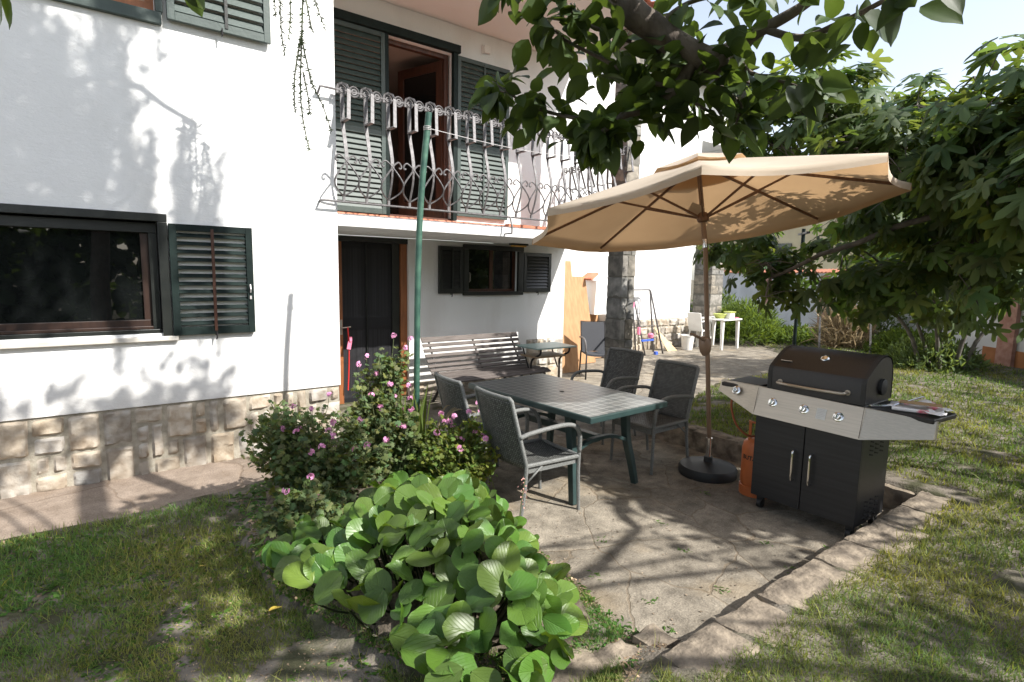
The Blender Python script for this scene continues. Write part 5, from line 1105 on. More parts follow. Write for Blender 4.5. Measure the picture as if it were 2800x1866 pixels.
# outer crown above and behind the viewer: leaves placed unseen to shade chosen areas
def shadecrown(name, targets, m, parent, size, tpl, tw=None):
    P = []
    for (x0, x1, y0, y1, z_, t0, t1, nn_, cl) in targets:
        k = max(1, nn_//cl)
        for _ in range(k):
            X = rnd.uniform(x0, x1); Y = rnd.uniform(y0, y1); t = rnd.uniform(t0, t1)
            c = Vector((X+.45*t, Y-t, z_+t))
            for _ in range(cl): P.append(c+Vector((rnd.gauss(0, .13), rnd.gauss(0, .13), rnd.gauss(0, .10))))
    P = np.array([list(p) for p in P]); keep = ~vis(P, .06); P = P[keep]; n = len(P)
    tip = RS.normal(size=(n, 3)); tip[:, 2] -= .6; nr_ = RS.normal(size=(n, 3))*.6; nr_[:, 2] += .8
    cloud(name, *tpl[:2], P, basis(nr_, tip), RS.uniform(size*.75, size*1.25, n), RS.uniform(.6, 1.3, n), m, parent)
    return P
Ptop = shadecrown('outer_crown', [(-1.6, .45, 3.0, 4.5, 0, 2.7, 3.8, 1500, 9), (-1.2, .35, 2.2, 3.1, 0, 2.7, 3.6, 330, 9), (.4, 1.0, 3.6, 4.6, 0, 2.7, 3.4, 200, 9), (2.2, 3.9, -.4, .9, .2, 2.7, 3.6, 380, 10), (3.0, 6.2, -1.2, 1.1, .2, 2.9, 4.0, 800, 11), (3.0, 4.1, 1.5, 2.3, 0, 3.0, 3.8, 90, 9), (-1.5, .1, 5.4, 5.5, .5, 3.0, 4.6, 170, 9)], M['persimmon'], PT, .11, OVATE)
b = MB()
for k in range(26):
    p = Vector(Ptop[rnd.randrange(len(Ptop))]); st = Vector((1.5, -.4, 3.1)); mid = st.lerp(p, .5)+Vector((rnd.uniform(-.2, .2), rnd.uniform(-.2, .2), .25))
    q = np.array([list(st.lerp(mid, .99)), list(mid), list(p)])
    if not vis(q, .05).any(): branchmesh(b, [st, mid, p], .03, .007, 6)
for P_ in ([(4.3, -.6, 3.0), (3.6, -.9, 3.1), (2.9, -.8, 3.3), (1.5, -.4, 3.1)], [(4.3, -.6, 3.0), (4.4, -.35, 3.0), (4.7, -.2, 3.05)]): branchmesh(b, P_, .03, .05, 8)
b.build('outer_limbs', M['bark'], PT, smooth=True)
# ---------------- weeping cedar
CT = thing('weeping_cedar', 'weeping conifer with thin hanging needled twigs in front of the white facade corner', 'tree', (-1.9, .9, 0))
b = MB(); branchmesh(b, [(-1.9, .9, 0), (-1.85, .95, 2), (-1.7, 1.05, 4.5), (-1.2, 1.4, 6.5), (-.5, 1.8, 8)], .17, .05, 12, .04)
for P_ in ([(-1.75, 1.0, 3.9), (-.4, 2.3, 4.9), (.8, 3.7, 4.9), (1.35, 4.3, 4.1)], [(-1.7, 1.1, 4.6), (-.2, 1.8, 5.8), (1.2, 2.4, 5.6)], [(-1.2, 1.4, 6.5), (.3, 1.4, 7.3), (1.6, 1.3, 6.8)], [(-.5, 1.8, 8), (.6, 1.8, 8.1), (1.5, 2.2, 7.6)]): branchmesh(b, P_, .05, .012, 8, .05)
b.build('trunk', M['bark'], CT, smooth=True)
strings = []
for X in ([(1.24, 4.47, 3.97), (1.22, 4.40, 3.50), (1.235, 4.38, 3.28)], [(1.38, 4.34, 3.95), (1.33, 4.3, 3.35), (1.30, 4.25, 2.95), (1.31, 4.2, 2.72), (1.33, 4.17, 2.59)], [(1.33, 4.3, 3.40), (1.38, 4.26, 3.1), (1.44, 4.2, 2.92), (1.50, 4.2, 2.75)], [(1.33, 4.3, 3.40), (1.27, 4.28, 3.1), (1.26, 4.26, 2.85)], [(1.38, 4.34, 3.9), (1.45, 4.32, 3.65), (1.50, 4.3, 3.5)], [(1.28, 4.42, 3.97), (1.29, 4.4, 3.6), (1.27, 4.4, 3.40)], [(1.19, 4.44, 4.0), (1.18, 4.4, 3.7), (1.185, 4.4, 3.52)], [(1.34, 4.3, 3.8), (1.39, 4.3, 3.55), (1.41, 4.3, 3.45)], [(1.33, 4.28, 3.15), (1.355, 4.26, 2.98), (1.36, 4.25, 2.86)]):
    strings.append([Vector(p) for p in X])
def wallback(x, z, t): return Vector((x+.45*t, 5.485-t, z+t))
ns = 0
for _ in range(620):  # out-of-view twigs placed up the sun ray from wall areas to be shaded
    x = rnd.uniform(-1.9, .95); z = rnd.uniform(1.8, 4.8); t = rnd.uniform(2.6, 4.4)
    dn = .9 if x < .25 else .35
    if mnoise.noise(Vector((x*1.6, z*.45, 5)))+.25*mnoise.noise(Vector((x*5, z*1.2, 2))) < (.20 if x < -.1 else .12): continue
    p = wallback(x, z, t); L_ = rnd.uniform(.5, 1.3); q = [p+Vector((rnd.uniform(-.05, .05), rnd.uniform(-.05, .05), -L_*k/4)) for k in range(5)]
    if vis(np.array([list(a) for a in q]), .04).any(): continue
    strings.append(q); ns += 1
b = MB(); bo = MB(); tp, td = [], []
for s_i, S in enumerate(strings):
    Q = smoothpts(S, 5); (b if s_i < 9 else bo).tube(Q, taper(.006 if s_i < 9 else .005, .003, len(Q)), 4, cap=False)
    near = s_i < 9; step = .022 if near else .045
    for p, q in zip(Q[:-1], Q[1:]):
        m_ = max(1, int((q-p).length/step))
        for k in range(m_):
            for _ in range(4 if near else 6): tp.append(list(p.lerp(q, (k+rnd.random())/m_))); o = Vector((rnd.gauss(0, 1), rnd.gauss(0, 1), rnd.gauss(-.5, .5))).normalized(); td.append(list(o))
b.build('hanging_twigs', M['twig'], CT); bo.build('crown_twigs', M['twig'], CT)
tp = np.array(tp); td = np.array(td); nearm = np.arange(len(tp)) < 0
n = len(tp); sz = np.where(vis(tp, .1), .024, .062); szw = np.where(vis(tp, .1), .0045, .010)
cloud('needles', [(-.5, 0, 0), (.5, 0, 0), (.4, 1, 0), (-.4, 1, 0)], [(0, 1, 2, 3)], tp, basis(unit(n), td), np.stack([szw*2, sz, sz], 1), RS.uniform(.6, 1.3, n), M['needle'], CT, smooth=False)
# facade leaf-shade from an unseen crown behind the viewer, leaves placed to cast it
AT = thing('shade_tree', 'tall leafy tree unseen behind the viewer, its leaves placed to shade the lawn and facade', 'tree', (.2, -3.4, 0))
b = MB(); branchmesh(b, [(.2, -3.4, 0), (.3, -3.3, 2.5), (.5, -2.6, 4.5), (.9, -1.2, 5.8), (1.2, 0, 6.3)], .2, .05, 12, .05); b.build('trunk', M['bark'], AT, smooth=True)
shadecrown('crown', [(-2.0, .35, 5.48, 5.49, .5, 4.6, 6.0, 180, 10), (.35, .9, 5.48, 5.49, .5, 4.6, 5.4, 200, 10), (-1.8, -.2, 5.48, 5.49, 1.4, 4.4, 6.0, 60, 10), (-1.9, .3, 2.6, 4.4, 0, 5, 6.5, 600, 10), (1.9, 2.8, -.6, .4, .2, 5, 6.2, 200, 8), (5.2, 10.5, -.4, 2.6, .1, 3.2, 4.6, 1100, 9), (4.6, 6.5, -1.0, 1.0, .1, 3.2, 4.6, 330, 9)], M['persimmon'], AT, .12, OVATE)
b = []
while len(b) < 1500:
    x = rnd.uniform(-1.9, .85); z = rnd.uniform(.6, 4.9); m_ = mnoise.noise(Vector((x*2.1, z*.7, 15)))+.5*mnoise.noise(Vector((x*5, z*2.2, 22)))-.18*sm(0, .8, x)
    if m_ < .04: continue
    t = rnd.uniform(3.4, 5.2); c = wallback(x, z, t)
    for _ in range(5): b.append([c.x+rnd.gauss(0, .05), c.y+rnd.gauss(0, .05), c.z+rnd.gauss(0, .08)])
b = np.array(b); b = b[~vis(b, .06)]; n = len(b); tq = unit(n); tq[:, 2] -= .6
cloud('crown', *OVATE[:2], b, basis(unit(n)*.8+np.array([0, 0, .7]), tq), RS.uniform(.06, .11, n), RS.uniform(.6, 1.3, n), M['persimmon'], AT)
HG = thing('added_hedge', 'unseen hedge added behind the viewer to darken the window reflections', 'hedge', (-1, -8, 0))  # added unseen foliage, darkens pane reflections and blocks low sky light
n = 9000; P = np.stack([RS.uniform(-14, 12, n), RS.uniform(-9, -7.2, n), RS.uniform(0, 1, n)**.8*5.4], 1); P[:, 2] *= .75+.35*np.sin(P[:, 0]*.9)+.12*np.sin(P[:, 0]*3.1)
cloud('foliage', *OVATE[:2], P, basis(unit(n)+np.array([0, .8, .3]), unit(n)), RS.uniform(.28, .5, n), RS.uniform(.5, 1.2, n), M['persimmon'], HG)
b = MB()
for k in range(9): b.tube([(-12+k*2.9, -8.2, 0), (-12.1+k*2.9, -8.1, 4)], [.09, .04], 6)
b.build('stems', M['bark'], HG)
# ---------------- fig trees
def figtree(name, label, base, stems, ells, nshoot, lsize, hub_):
    T_ = thing(name, label, 'tree', base)
    b = MB(); shoots = []
    for P_ in stems: branchmesh(b, P_, .075 if len(stems) < 3 else .042, .04 if len(stems) < 3 else .02, 8, .03)
    nb = len(stems)
    tot = sum(e[2] for e in ells); leaves = []
    br = MB()
    for (c, R_, wgt) in ells:
        c = Vector(c); k = int(nshoot*wgt/tot); st = Vector(hub_)
        mid = st.lerp(c, .55)+Vector((0, 0, .25)); branchmesh(br, [st, mid, c], .045, .018, 7, .04)
        subs = []
        for _ in range(max(4, k//14)):
            d = Vector((rnd.gauss(0, 1), rnd.gauss(0, 1), rnd.gauss(0, 1))).normalized(); e = c+Vector((d.x*R_[0], d.y*R_[1], d.z*R_[2]))*rnd.uniform(.55, .9)
            m2 = c.lerp(e, .5)+Vector((0, 0, .08)); br.tube(smoothpts([c, m2, e], 3), taper(.016, .006, 7), 5); subs.append(e)
        for _ in range(k):
            d = Vector((rnd.gauss(0, 1), rnd.gauss(0, 1), rnd.gauss(0, 1))).normalized(); rr2 = rnd.random()**.42
            p = c+Vector((d.x*R_[0], d.y*R_[1], d.z*R_[2]))*rr2
            e = min(subs, key=lambda q: (q-p).length)
            if (e-p).length < .5: br.tube([e, (e+p)/2+Vector((0, 0, .03)), p], [.006, .005, .004], 4, cap=False)
            up = (d*.8+Vector((0, 0, .5))).normalized()
            for j in range(rnd.randint(5, 8)):
                a = rnd.uniform(0, 6.28); o = (Vector((math.cos(a), math.sin(a), rnd.uniform(-.5, .35)))+up*.35).normalized()
                q = p+o*rnd.uniform(.06, .16); nz = (Vector((0, 0, .8))+d*.7+o*rnd.uniform(.1, .9)+Vector((rnd.gauss(0, .45), rnd.gauss(0, .45), 0))).normalized()
                leaves.append((q, (o+Vector((0, 0, -rnd.uniform(.2, 1.1)))).normalized(), nz))
    b.build('trunk', M['figbark'], T_, smooth=True); br.build('limbs', M['figbark'], T_, smooth=True)
    P = np.array([list(l[0]) for l in leaves]); tp_ = np.array([list(l[1]) for l in leaves]); nz = np.array([list(l[2]) for l in leaves])
    # keep clear of the parasol, the grill and the drive of the open sky
    dx = P-np.array([4.13, 2.91, 2.35]); inpar = (np.hypot(dx[:, 0], dx[:, 1]) < 1.62) & (P[:, 2] < 2.95) & (P[:, 2] > 1.0)
    ing = (np.abs(P[:, 0]-4.2) < .5) & (np.abs(P[:, 1]-1.8) < .9) & (P[:, 2] < 1.45)
    k = ~(inpar | ing | (P[:, 2] < .75)); P, tp_, nz = P[k], tp_[k], nz[k]; n = len(P)
    s = RS.uniform(lsize*.6, lsize*1.25, n)
    tint = RS.uniform(.55, 1.25, n)[:, None]*np.array([1, 1, 1])*np.stack([RS.uniform(.85, 1.25, n), np.ones(n), RS.uniform(.8, 1.2, n)], 1)
    cloud('crown', *FIG[:2], P, basis(nz, tp_), s, tint, M['fig'], T_)
    return n
nf = figtree('fig_tree', 'big dark fig tree with lobed leaves filling the right side, brushing the parasol', (6.6, -1.3, .19),
    [[(6.6, -1.3, 0), (6.5, -1.1, 1.0), (6.4, -.6, 2.0), (6.2, .2, 2.6)], [(6.8, -1.2, 0), (7.0, -.8, 1.2), (7.1, .1, 2.4)]],
    [((6.15, 2.05, 2.75), (1.1, .9, .75), 1.25), ((5.45, 1.0, 2.85), (.75, .8, .75), .9), ((6.25, 3.05, 3.42), (.8, .75, .65), .95), ((6.7, 2.0, 3.2), (.8, .8, .5), .5), ((5.75, 3.05, 1.75), (.40, .40, .30), .22), ((7.2, 2.5, 1.85), (.9, .9, .55), .8), ((6.7, 1.25, 2.2), (1.1, .8, .9), 1.1), ((6.0, .1, 3.3), (1.2, .9, 1.0), 1.0), ((5.3, -.6, 3.2), (.6, .8, .55), .7), ((6.6, 3.9, 2.2), (.6, .5, .35), .3), ((4.75, .78, 2.35), (.42, .35, .30), .22), ((6.8, .8, 3.25), (.9, .8, .65), .7), ((7.6, 1.4, 2.35), (.9, .8, .6), .5)],
    960, .17, (6.4, .1, 2.5))
nf += figtree('fig_tree', 'smaller fig tree farther off with several thin pale stems rising from the lawn', (11.9, 3.1, .15),
    [[(11.9+dx_, 3.1+dy_, 0.1), (11.9+dx_*2.2, 3.1+dy_*2, .9), (11.9+dx_*5, 3.1+dy_*5, 2.1)] for dx_, dy_ in ((-.12, .05), (.1, .1), (.02, -.12), (-.2, .25), (.15, -.2), (-.05, .2))],
    [((11.4, 3.4, 2.5), (1.6, 1.5, 1.0), 1.6), ((12.3, 2.6, 2.9), (1.2, 1.2, 1.1), 1.0), ((10.4, 2.6, 2.0), (1.0, .9, .7), .8), ((11.9, 3.1, 1.2), (.5, .5, .35), .25), ((10.2, 3.8, 2.6), (1.0, .8, .8), .6)], 420, .17, (11.9, 3.1, 1.6))
# ---------------- bergenia
def bergenia(name, label, poly, cen, nl, hmax, seed, smin=.062, smax=.116):
    r = random.Random(seed); T_ = thing(name, label, 'plant', (cen[0], cen[1], .12)); xsx = [p[0] for p in poly]; ysy = [p[1] for p in poly]
    P, tp_, nz, sc_ = [], [], [], []; b = MB(); k = 0
    pts_ = []
    while k < nl:
        x = r.uniform(min(xsx), max(xsx)); y = r.uniform(min(ysy), max(ysy))
        if not inpoly(x, y, poly): continue
        if any((x-a)**2+(y-c)**2 < .0045 for a, c in pts_[-60:]) and r.random() < .8: continue
        pts_.append((x, y))
        # distance to border as height factor
        dmin = min(abs((poly[i][0]-x)*(poly[i-1][1]-poly[i][1])-(poly[i][1]-y)*(poly[i-1][0]-poly[i][0]))/math.hypot(poly[i-1][0]-poly[i][0], poly[i-1][1]-poly[i][1]) for i in range(len(poly)))
        h = .16+hmax*sm(0, .45, dmin)*r.uniform(.45, 1.05); out = Vector((x-cen[0], y-cen[1], 0)); ol = out.length; out = out.normalized() if ol > .01 else Vector((1, 0, 0))
        lean = Vector((r.gauss(0, .6), r.gauss(0, .6), 0))+out*.9*sm(.1, .8, ol); L_ = lean.normalized()
        erect = r.uniform(.5, 1.5) if dmin > .12 else r.uniform(-.1, .9)
        tipd = (L_*.7+Vector((0, 0, erect))).normalized()
        view = Vector((-.35, -.75, .55)); nn_ = (view*r.uniform(.3, 1.0)+Vector((0, 0, .45))-L_*.15+Vector((r.gauss(0, .6), r.gauss(0, .6), r.gauss(0, .25)))).normalized()
        base = Vector((x, y, .09+h)); s = r.uniform(smin, smax)*2*.82
        yv = (tipd-nn_*tipd.dot(nn_)).normalized(); st = base-yv*s*.45
        g0 = Vector((cen[0]+(x-cen[0])*.7+r.gauss(0, .05), cen[1]+(y-cen[1])*.7+r.gauss(0, .05), .08))
        b.tube(smoothpts([g0, g0.lerp(st, .6)+Vector((0, 0, -.02)), st-nn_*.004], 3), .0055, 5, cap=False)
        P.append(list(st)); tp_.append(list(yv)); nz.append(list(nn_)); sc_.append(s); k += 1
    P, tp_, nz, sc_ = map(np.array, (P, tp_, nz, sc_)); n = len(P); R_ = basis(nz, tp_)
    S3 = np.stack([sc_*RS.uniform(.70, .95, n), sc_, sc_*RS.uniform(-.2, 1.9, n)], 1)
    tint = RS.uniform(.75, 1.25, n)[:, None]*np.stack([RS.uniform(.85, 1.3, n), np.ones(n), RS.uniform(.7, 1.2, n)], 1)
    def wob(loc):
        ph = RS.uniform(0, 6, (loc.shape[0], 1)); x, y, z = loc[..., 0], loc[..., 1], loc[..., 2]; s = sc_[:, None]
        e = np.abs(x)/s
        z2 = z+s*.16*np.sin(y/s*5+ph)*e+s*.06*np.sin(y/s*17+ph*2)*e**1.5
        k = 1+.05*np.sin(y/s*30+ph)*(e > .25)
        return np.stack([x*k, y, z2], 2)
    cloud('leaves', *ROUND[:2], P, R_, S3, tint, M['bergenia'], T_, uv=ROUND[2], deform=wob)
    b.build('leaf_stalks', M['bergenia'], T_, smooth=True)
    return T_
bergenia('elephant_ear_plant', 'large clump of glossy round leaves spreading over the flower bed in the foreground', [(.66, 3.2), (.72, 2.72), (.90, 2.22), (.92, 1.72), (1.15, 1.42), (1.55, 1.50), (1.80, 2.0), (1.98, 2.5), (2.12, 2.9), (2.0, 3.25), (1.6, 3.2), (1.15, 3.15)], (1.42, 2.4), 320, .30, 5)
bergenia('elephant_ear_plant', 'small tuft of round leaves at the foot of the tall geranium', [(1.35, 3.2), (1.75, 3.15), (2.05, 3.2), (2.0, 3.5), (1.5, 3.6)], (1.7, 3.38), 34, .22, 9)
# ---------------- geraniums
def geranium(label, cen, R_, nl, m, nfl, seed, lsz=.025, stemh=.15, extra=None):
    r = random.Random(seed); T_ = thing('geranium', label, 'plant', (cen[0], cen[1], .1)); P, tp_, nz = [], [], []; b = MB(); C_ = Vector(cen)
    tips = []
    nst = nl//26
    blobs = [(C_, R_)]+(extra or [])
    for i in range(nst):
        c, RR = blobs[r.randrange(len(blobs))] if r.random() < .5 or not extra else blobs[0]; c = Vector(c)
        d = Vector((r.gauss(0, 1), r.gauss(0, 1), r.gauss(.25, .9))).normalized(); k = r.random()**.35; e = c+Vector((d.x*RR[0], d.y*RR[1], d.z*RR[2]))*k
        if e.z < .12: e.z = .12+r.random()*.1
        root = Vector((cen[0]+r.gauss(0, .08), cen[1]+r.gauss(0, .08), .08)); mid = root.lerp(e, .55)+Vector((0, 0, .05)); Q = smoothpts([root, mid, e], 4); b.tube(Q, taper(.006, .0025, len(Q)), 4, cap=False); tips.append((e, d))
        for j in range(26):
            t = r.uniform(.35, 1.02); i_ = min(int(t*(len(Q)-1)), len(Q)-2); q = Q[i_].lerp(Q[i_+1], min(1, t*(len(Q)-1)-i_)); o = Vector((r.gauss(0, 1), r.gauss(0, 1), r.gauss(.1, .8))).normalized(); q = q+o*r.uniform(.015, .075)
            P.append(list(q)); tp_.append(list(o)); nz.append([r.gauss(0, .6)+.1, r.gauss(0, .6)-.2, .8])
    P, tp_, nz = map(np.array, (P, tp_, nz)); n = len(P)
    tint = RS.uniform(.6, 1.35, n)[:, None]*np.stack([RS.uniform(.8, 1.4, n), np.ones(n), RS.uniform(.7, 1.2, n)], 1)
    cloud('foliage', *GER[:2], P, basis(nz, tp_), RS.uniform(lsz*.7, lsz*1.4, n), tint, m, T_); b.build('stems', M['twig'], T_)
    tips.sort(key=lambda q: -(q[1].z*.9-q[1].y*.5+r.uniform(0, .8)))
    for (e, d) in tips[:nfl]:
        top_ = e+(d*.5+Vector((0, -.1, 1))).normalized()*r.uniform(.05, stemh); b = MB(); b.tube([e, top_], .002, 4)
        fl = b.build('flower_stalk', M['twig'], T_); FP, FT, FN = [], [], []
        for q in range(r.randint(4, 9)):
            o = Vector((r.gauss(0, 1), r.gauss(0, 1), r.gauss(.3, .6))).normalized(); c = top_+o*.018
            for pnum in range(5):
                a = pnum*1.257; x_ = o.orthogonal().normalized(); y_ = o.cross(x_); t_ = x_*math.cos(a)+y_*math.sin(a); FP.append(list(c)); FT.append(list(t_+o*.35)); FN.append(list(o-t_*.3))
        FP, FT, FN = map(np.array, (FP, FT, FN)); k = len(FP)
        cloud('petals', *SMALL[:2], FP, basis(FN, FT), RS.uniform(.011, .017, k), RS.uniform(.75, 1.35, k), M['petal'], fl)
geranium('dark leaved geranium bush with pink flowers at the left of the flower bed', (1.20, 3.95, .42), (.42, .40, .40), 4600, M['geranium'], 18, 31, extra=[((1.02, 4.0, .62), (.22, .22, .22)), ((1.35, 3.7, .35), (.35, .3, .3))])
geranium('tall geranium reaching in front of the dark ground floor door, pink flowers on top', (1.74, 3.90, .50), (.32, .30, .36), 3800, M['geranium'], 18, 32, extra=[((1.86, 4.0, 1.04), (.12, .12, .13)), ((1.70, 4.05, .80), (.15, .15, .2))])
geranium('light green geranium with pink flowers on the right of the green pole', (2.12, 3.45, .38), (.34, .38, .30), 4300, M['lightgeranium'], 16, 33, lsz=.020)
geranium('low geranium sprigs between the elephant ear leaves and the left lawn', (1.02, 3.42, .22), (.30, .26, .18), 1900, M['geranium'], 3, 34)
# sword leaves
b_ = thing('sword_leaf_clump', 'clump of upright sword shaped leaves between the geraniums at the green pole', 'plant', (1.93, 3.85, .1)); P, tp_, nz, sw = [], [], [], []
for i in range(46):
    P.append([1.93+rnd.gauss(0, .07), 3.85+rnd.gauss(0, .07), .08]); tp_.append([rnd.gauss(0, .22), rnd.gauss(0, .22), 1]); nz.append([rnd.gauss(0, 1), rnd.gauss(0, 1), 0]); sw.append((rnd.uniform(.3, .45), rnd.uniform(.45, .85), .3))
cloud('leaves', *leaf_template([(0, .03), (.4, .04), (.8, .03), (1, .003)], 1, .3, .35)[:2], np.array(P), basis(np.array(nz), np.array(tp_)), np.array(sw), RS.uniform(.6, 1.1, 46), M['lightgeranium'], b_)
b = MB()
for i in range(9):
    a = rnd.uniform(-.6, .8); p = Vector((2.12, 3.75, .45)); o = Vector((math.cos(a), math.sin(a)-.4, 0)); Q = smoothpts([p, p+o*.12+Vector((0, 0, .22)), p+o*.28+Vector((0, 0, .20)), p+o*.40+Vector((0, 0, .05))], 4); b.tube(Q, taper(.004, .0015, len(Q)), 4)
tag(b.build('dry_stalks', M['plume'], org=(2.12, 3.75, .3)), 'pale dry arching stalks right of the green pole', 'dry stalks')
# small red-stemmed sprig
sp_ = thing('flower_sprig', 'thin sprig with coral buds rising between the clump of round leaves and the nearest armchair', 'plant', (2.16, 2.72, .1)); b = MB(); b.tube(smoothpts([(2.16, 2.72, .05), (2.17, 2.72, .25), (2.20, 2.72, .42)], 4), .003, 4); b.build('stem', M['twig'], sp_); k = 40
P = np.stack([2.18+RS.normal(0, .014, k), 2.72+RS.normal(0, .014, k), RS.uniform(.22, .44, k)], 1); cloud('buds', *SMALL[:2], P, basis(unit(k), unit(k)), RS.uniform(.008, .014, k), RS.uniform(.8, 1.2, k)[:, None]*np.array([1.1, 1.3, .7]), M['petal'], sp_)
# ---------------- back border plants
def bush(name, label, cat, c, R_, n, m, size, tpl=SMALL, up=.6, flo=0):
    T_ = thing(name, label, cat, (c[0], c[1], .1)); d = unit(n); d[:, 2] = np.abs(d[:, 2]); rad = RS.uniform(0, 1, n)**.4; P = np.array(c)+d*np.array(R_)*rad[:, None]; tp_ = d+RS.normal(0, .3, (n, 3)); tp_[:, 2] += up
    cloud('foliage', *tpl[:2], P, basis(unit(n)+np.array([0, -.4, .3]), tp_), np.stack([size[0]*RS.uniform(.7, 1.3, n), size[1]*RS.uniform(.7, 1.3, n), np.full(n, size[1])], 1), RS.uniform(.55, 1.3, n), m, T_)
    b = MB()
    for i in range(14):
        e = P[RS.randint(n)]; b.tube([(c[0], c[1], .08), tuple((e+np.array([c[0], c[1], .1]))/2+np.array([0, 0, .1])), tuple(e)], [.012, .007, .003], 4, cap=False)
    b.build('stems', M['twig'], T_)
    if flo:
        k = flo; d = unit(k); d[:, 2] = np.abs(d[:, 2]); Pf = np.array(c)+d*np.array(R_)*1.02; cloud('flowers', *SMALL[:2], np.repeat(Pf, 6, 0), basis(unit(6*k), unit(6*k)), RS.uniform(.04, .06, 6*k), RS.uniform(.8, 1.3, 6*k), M['petal'], T_)
    return T_
THIN = leaf_template([(0, .1), (.5, .3), (1, .02)], 1, .2, .3)
bush('lavender_bush', 'bright feathery green bush beside the white plastic table against the garden wall', 'bush', (13.9, 8.0, .1), (.95, .9, .95), 3200, M['bush'], (.035, .22), THIN)
bush('border_shrub', 'low rounded shrub in the back border between the feathery bush and the dark pole', 'shrub', (14.6, 6.9, .1), (.8, .7, .4), 1300, M['bush'], (.05, .12))
bush('border_shrub', 'leafy yellow green shrub in the back border right of the dry plumes', 'shrub', (14.0, 4.4, .1), (.9, .7, .55), 2200, M['bush'], (.05, .14))
bush('rose_bush', 'straggly rose bush with pink blooms against the garden wall', 'bush', (15.0, 5.2, .4), (.6, .6, 1.0), 900, M['geranium'], (.05, .10), SMALL, .3, 9)
bush('plume_grass', 'dry pale plume grass clump in the back border behind the grill', 'grass', (13.9, 5.55, .1), (.5, .5, 1.05), 700, M['plume'], (.04, .45), THIN, 1.6)
bush('border_shrub', 'dark low foliage at the foot of the small fig tree', 'shrub', (12.2, 3.4, .1), (1.0, .8, .6), 2200, M['geranium'], (.05, .12))
bush('border_shrub', 'dark shrub growing behind the parasol at the far end of the terrace', 'shrub', (15.0, 9.6, .1), (1.0, .8, 1.2), 1500, M['geranium'], (.07, .16))
for i, (x, y, lab) in enumerate([(12.2, 5.35, 'grey metal stake leaning in the back border, left one'), (13.2, 4.75, 'grey metal stake leaning in the back border, right one')]):
    b = MB(); b.bar((x, y, .05), (x+.16, y+.12, .95), .035, .035); tag(b.build('garden_stake', M['iron'], org=(x, y, 0)), lab, 'stake', 'grey stakes in the back border')
# ---------------- lawn
def blades(name, n, dist0, dist1, az0, az1, h0, h1, w0, m, tpl, poly_not=(PAVED,), flat=.0, tints=None, fn=None, label=None):
    az_ = np.radians(RS.uniform(az0, az1, n)); dd = np.exp(RS.uniform(np.log(dist0), np.log(dist1), n)); X = np.sin(az_)*dd; Y = np.cos(az_)*dd
    k = np.ones(n, bool)
    for p_ in poly_not: k &= ~inpoly_np(X, Y, p_)
    k &= ~((X > 1.75) & (X < 4.9) & (Y > 1.13) & (Y < 1.4)); k &= ~((X > 4.78) & (X < 5.04) & (Y > .98) & (Y < 3.95))
    k &= ~((Y > 4.5) & (X < 1.9)); k &= Y < 14
    if fn is not None: k &= fn(X, Y)
    X, Y, dd = X[k], Y[k], dd[k]; n = len(X)
    Z = np.array([ground_z(float(x), float(y)) for x, y in zip(X, Y)])-.004
    sc_ = np.clip(dd/2.6, 1, 4); H_ = RS.uniform(h0, h1, n)*np.clip(sc_, 1, 1.5); Wd = w0*sc_*RS.uniform(.7, 1.4, n)
    tp_ = np.stack([RS.normal(0, .45+flat, n), RS.normal(0, .45+flat, n), np.ones(n)*(1 if flat < .5 else .45)], 1); nz = unit(n); 
    if flat >= .5: nz = nz*.5+np.array([0, 0, 1.])
    pn_ = np.array([mnoise.noise(Vector((float(x)*1.3, float(y)*1.3, 4))) for x, y in zip(X, Y)])
    mix = np.clip(.45+pn_*1.3+RS.normal(0, .25, n), 0, 1)[:, None]
    g_ = np.array(tints[0]); t_ = np.array(tints[1]); tint = (g_*(1-mix)+t_*mix)*RS.uniform(.65, 1.3, n)[:, None]
    o = cloud(name, *tpl[:2], np.stack([X, Y, Z], 1), basis(nz, tp_), np.stack([Wd, H_, H_], 1), tint, m, smooth=False)
    o['kind'] = 'stuff'
    if label: o['label'] = label
    return o
BL = ([(-.5, 0, 0), (.5, 0, 0), (.4, .5, .08), (-.4, .5, .08), (.0, 1, .32)], [(0, 1, 2, 3), (3, 2, 4)])
def nf1(X, Y, th, f=1.1, s=0): return np.array([mnoise.noise(Vector((float(x)*f, float(y)*f, s)))+.4*mnoise.noise(Vector((float(x)*f*4, float(y)*f*4, s+3))) > th for x, y in zip(X, Y)])
rightf = lambda X, Y: (Y < 1.3) | (X > 4.9)
leftf = lambda X, Y: ~((Y < 1.3) | (X > 4.9)) & (~inpoly_np(X, Y, BED) | (RS.uniform(0, 1, len(X)) < .6))
GT = ([.75, 1.0, .8], [1.5, 1.28, 1.1])
blades('lawn_grass', 210000, 1.5, 17, 38, 93, 0.02, .048, .0032, M['blade'], BL, tints=GT, fn=lambda X, Y: rightf(X, Y) & nf1(X, Y, -.42))
blades('lawn_grass', 140000, 1.8, 6, -14, 50, .02, .05, .0030, M['blade'], BL, tints=([.75, 1.1, .85], [1.7, 1.45, 1.25]), fn=lambda X, Y: leftf(X, Y) & nf1(X, Y, -.2, 1.6, 2))
blades('lawn_tufts', 9000, 1.6, 7, -14, 93, .05, .10, .0028, M['blade'], BL, tints=([1.2, 1.15, .9], [2.4, 1.9, 1.5]), fn=lambda X, Y: ~inpoly_np(X, Y, BED) & nf1(X, Y, .12, 3.5, 31))
blades('weed_cover', 90000, 1.8, 6, -14, 50, .014, .034, .021, M['weed'], SMALL, tints=([.8, 1, .8], [1.3, 1.25, .9]), flat=.9, fn=lambda X, Y: leftf(X, Y) & nf1(X, Y, -.16, 1.2, 8))
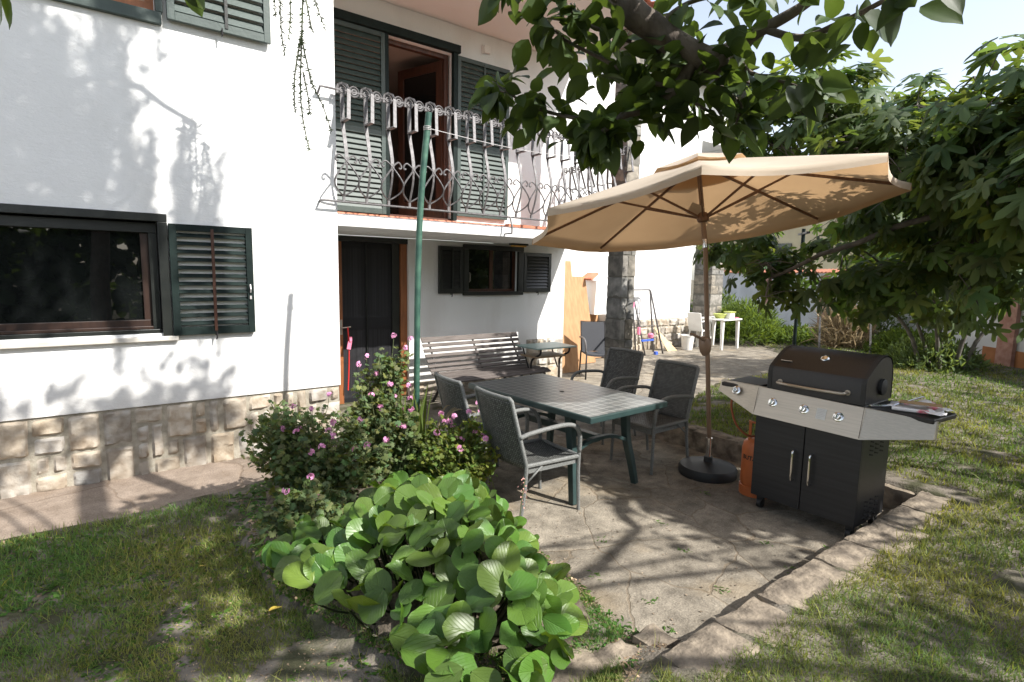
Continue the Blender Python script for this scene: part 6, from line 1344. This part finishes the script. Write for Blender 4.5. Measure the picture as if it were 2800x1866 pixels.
blades('weed_cover', 5000, 1.5, 6, 45, 93, .015, .03, .013, M['weed'], SMALL, tints=([.8, 1, .8], [1.3, 1.25, .9]), flat=.9, fn=lambda X, Y: rightf(X, Y) & nf1(X, Y, .1, 1.4, 12))
blades('bed_weeds', 9000, 1.6, 3, 10, 52, .015, .035, .015, M['weed'], SMALL, poly_not=(), tints=([.8, 1, .8], [1.3, 1.25, .9]), flat=.9, fn=lambda X, Y: (Y < 2.3) & (Y > 1.35) & (X < 2.05))
CH = ([(-.5, 0, 0), (.35, .1, .05), (.5, .8, .2), (-.3, 1, .02)], [(0, 1, 2, 3)])
ct_ = ([.55, .5, .45], [1.7, 1.6, 1.45])
blades('ground_litter', 70000, 1.7, 7, -14, 60, .006, .018, .009, M['chip'], CH, tints=ct_, flat=.9, fn=lambda X, Y: ~rightf(X, Y))
blades('ground_litter', 34000, 1.6, 4, 5, 52, .008, .022, .011, M['chip'], CH, poly_not=(), tints=ct_, flat=.9, fn=lambda X, Y: inpoly_np(X, Y, BED) | ((Y < 1.75) & (X < 1.95)))
blades('bed_weeds', 34000, 1.6, 5, 5, 52, .012, .03, .016, M['weed'], SMALL, poly_not=(), tints=([.7, 1, .8], [1.3, 1.25, .9]), flat=.9, fn=lambda X, Y: inpoly_np(X, Y, BED) & nf1(X, Y, -.3, 1.7, 21))
jt_ = [(2.62, 2.42), (2.95, 2.02), (2.35, 1.78), (3.15, 2.35), (2.28, 2.15), (3.5, 1.75), (2.75, 1.62), (3.9, 2.5), (2.2, 1.55), (3.3, 1.52), (4.3, 1.50), (3.75, 1.48)]
P = np.array([[x+rnd.gauss(0, .022), y+rnd.gauss(0, .022), 0.0] for x, y in jt_ for _ in range(14)]); n = len(P)
cj = cloud('joint_weeds', *SMALL[:2], P, basis(unit(n)*.5+np.array([0, 0, 1.]), np.stack([RS.normal(0, 1, n), RS.normal(0, 1, n), np.full(n, .5)], 1)), np.stack([RS.uniform(.008, .016, n), RS.uniform(.015, .04, n), RS.uniform(.015, .04, n)], 1), RS.uniform(.8, 1.5, n), M['weed'], smooth=False); cj['kind'] = 'stuff'
P = np.array([[x, y, 0.004] for x, y in zip(RS.uniform(2.05, 4.7, 900), RS.uniform(1.4, 4.3, 900))]); n = len(P)
cj = cloud('patio_litter', *CH, P, basis(unit(n)*.3+np.array([0, 0, 1.]), unit(n)), RS.uniform(.004, .014, n), RS.uniform(.4, 1.5, n), M['chip'], smooth=False); cj['kind'] = 'stuff'
# fallen leaves and crumbs
for i, (x, y, s) in enumerate([(.62, 2.75, .05), (.42, 3.45, .035), (1.0, 2.02, .04)]):
    z = ground_z(x, y)+.03; R_ = basis(np.array([[.3*i-.2, .2, 1.]]), np.array([[1., .4*i, 0]])); o = cloud('fallen_leaf', *OVATE[:2], np.array([[x, y, z]]), R_, np.array([s*1.3]), np.ones(1), M['dryleaf'], org=(x, y, z))
    tag(o, ['curled yellow leaf lying on the sunlit lawn left of the round leaved clump', 'small yellow leaf on the shaded lawn, nearest the house path', 'yellow leaf on bare soil at the near edge of the flower bed'][i], 'leaf', 'fallen yellow leaves')
finish()
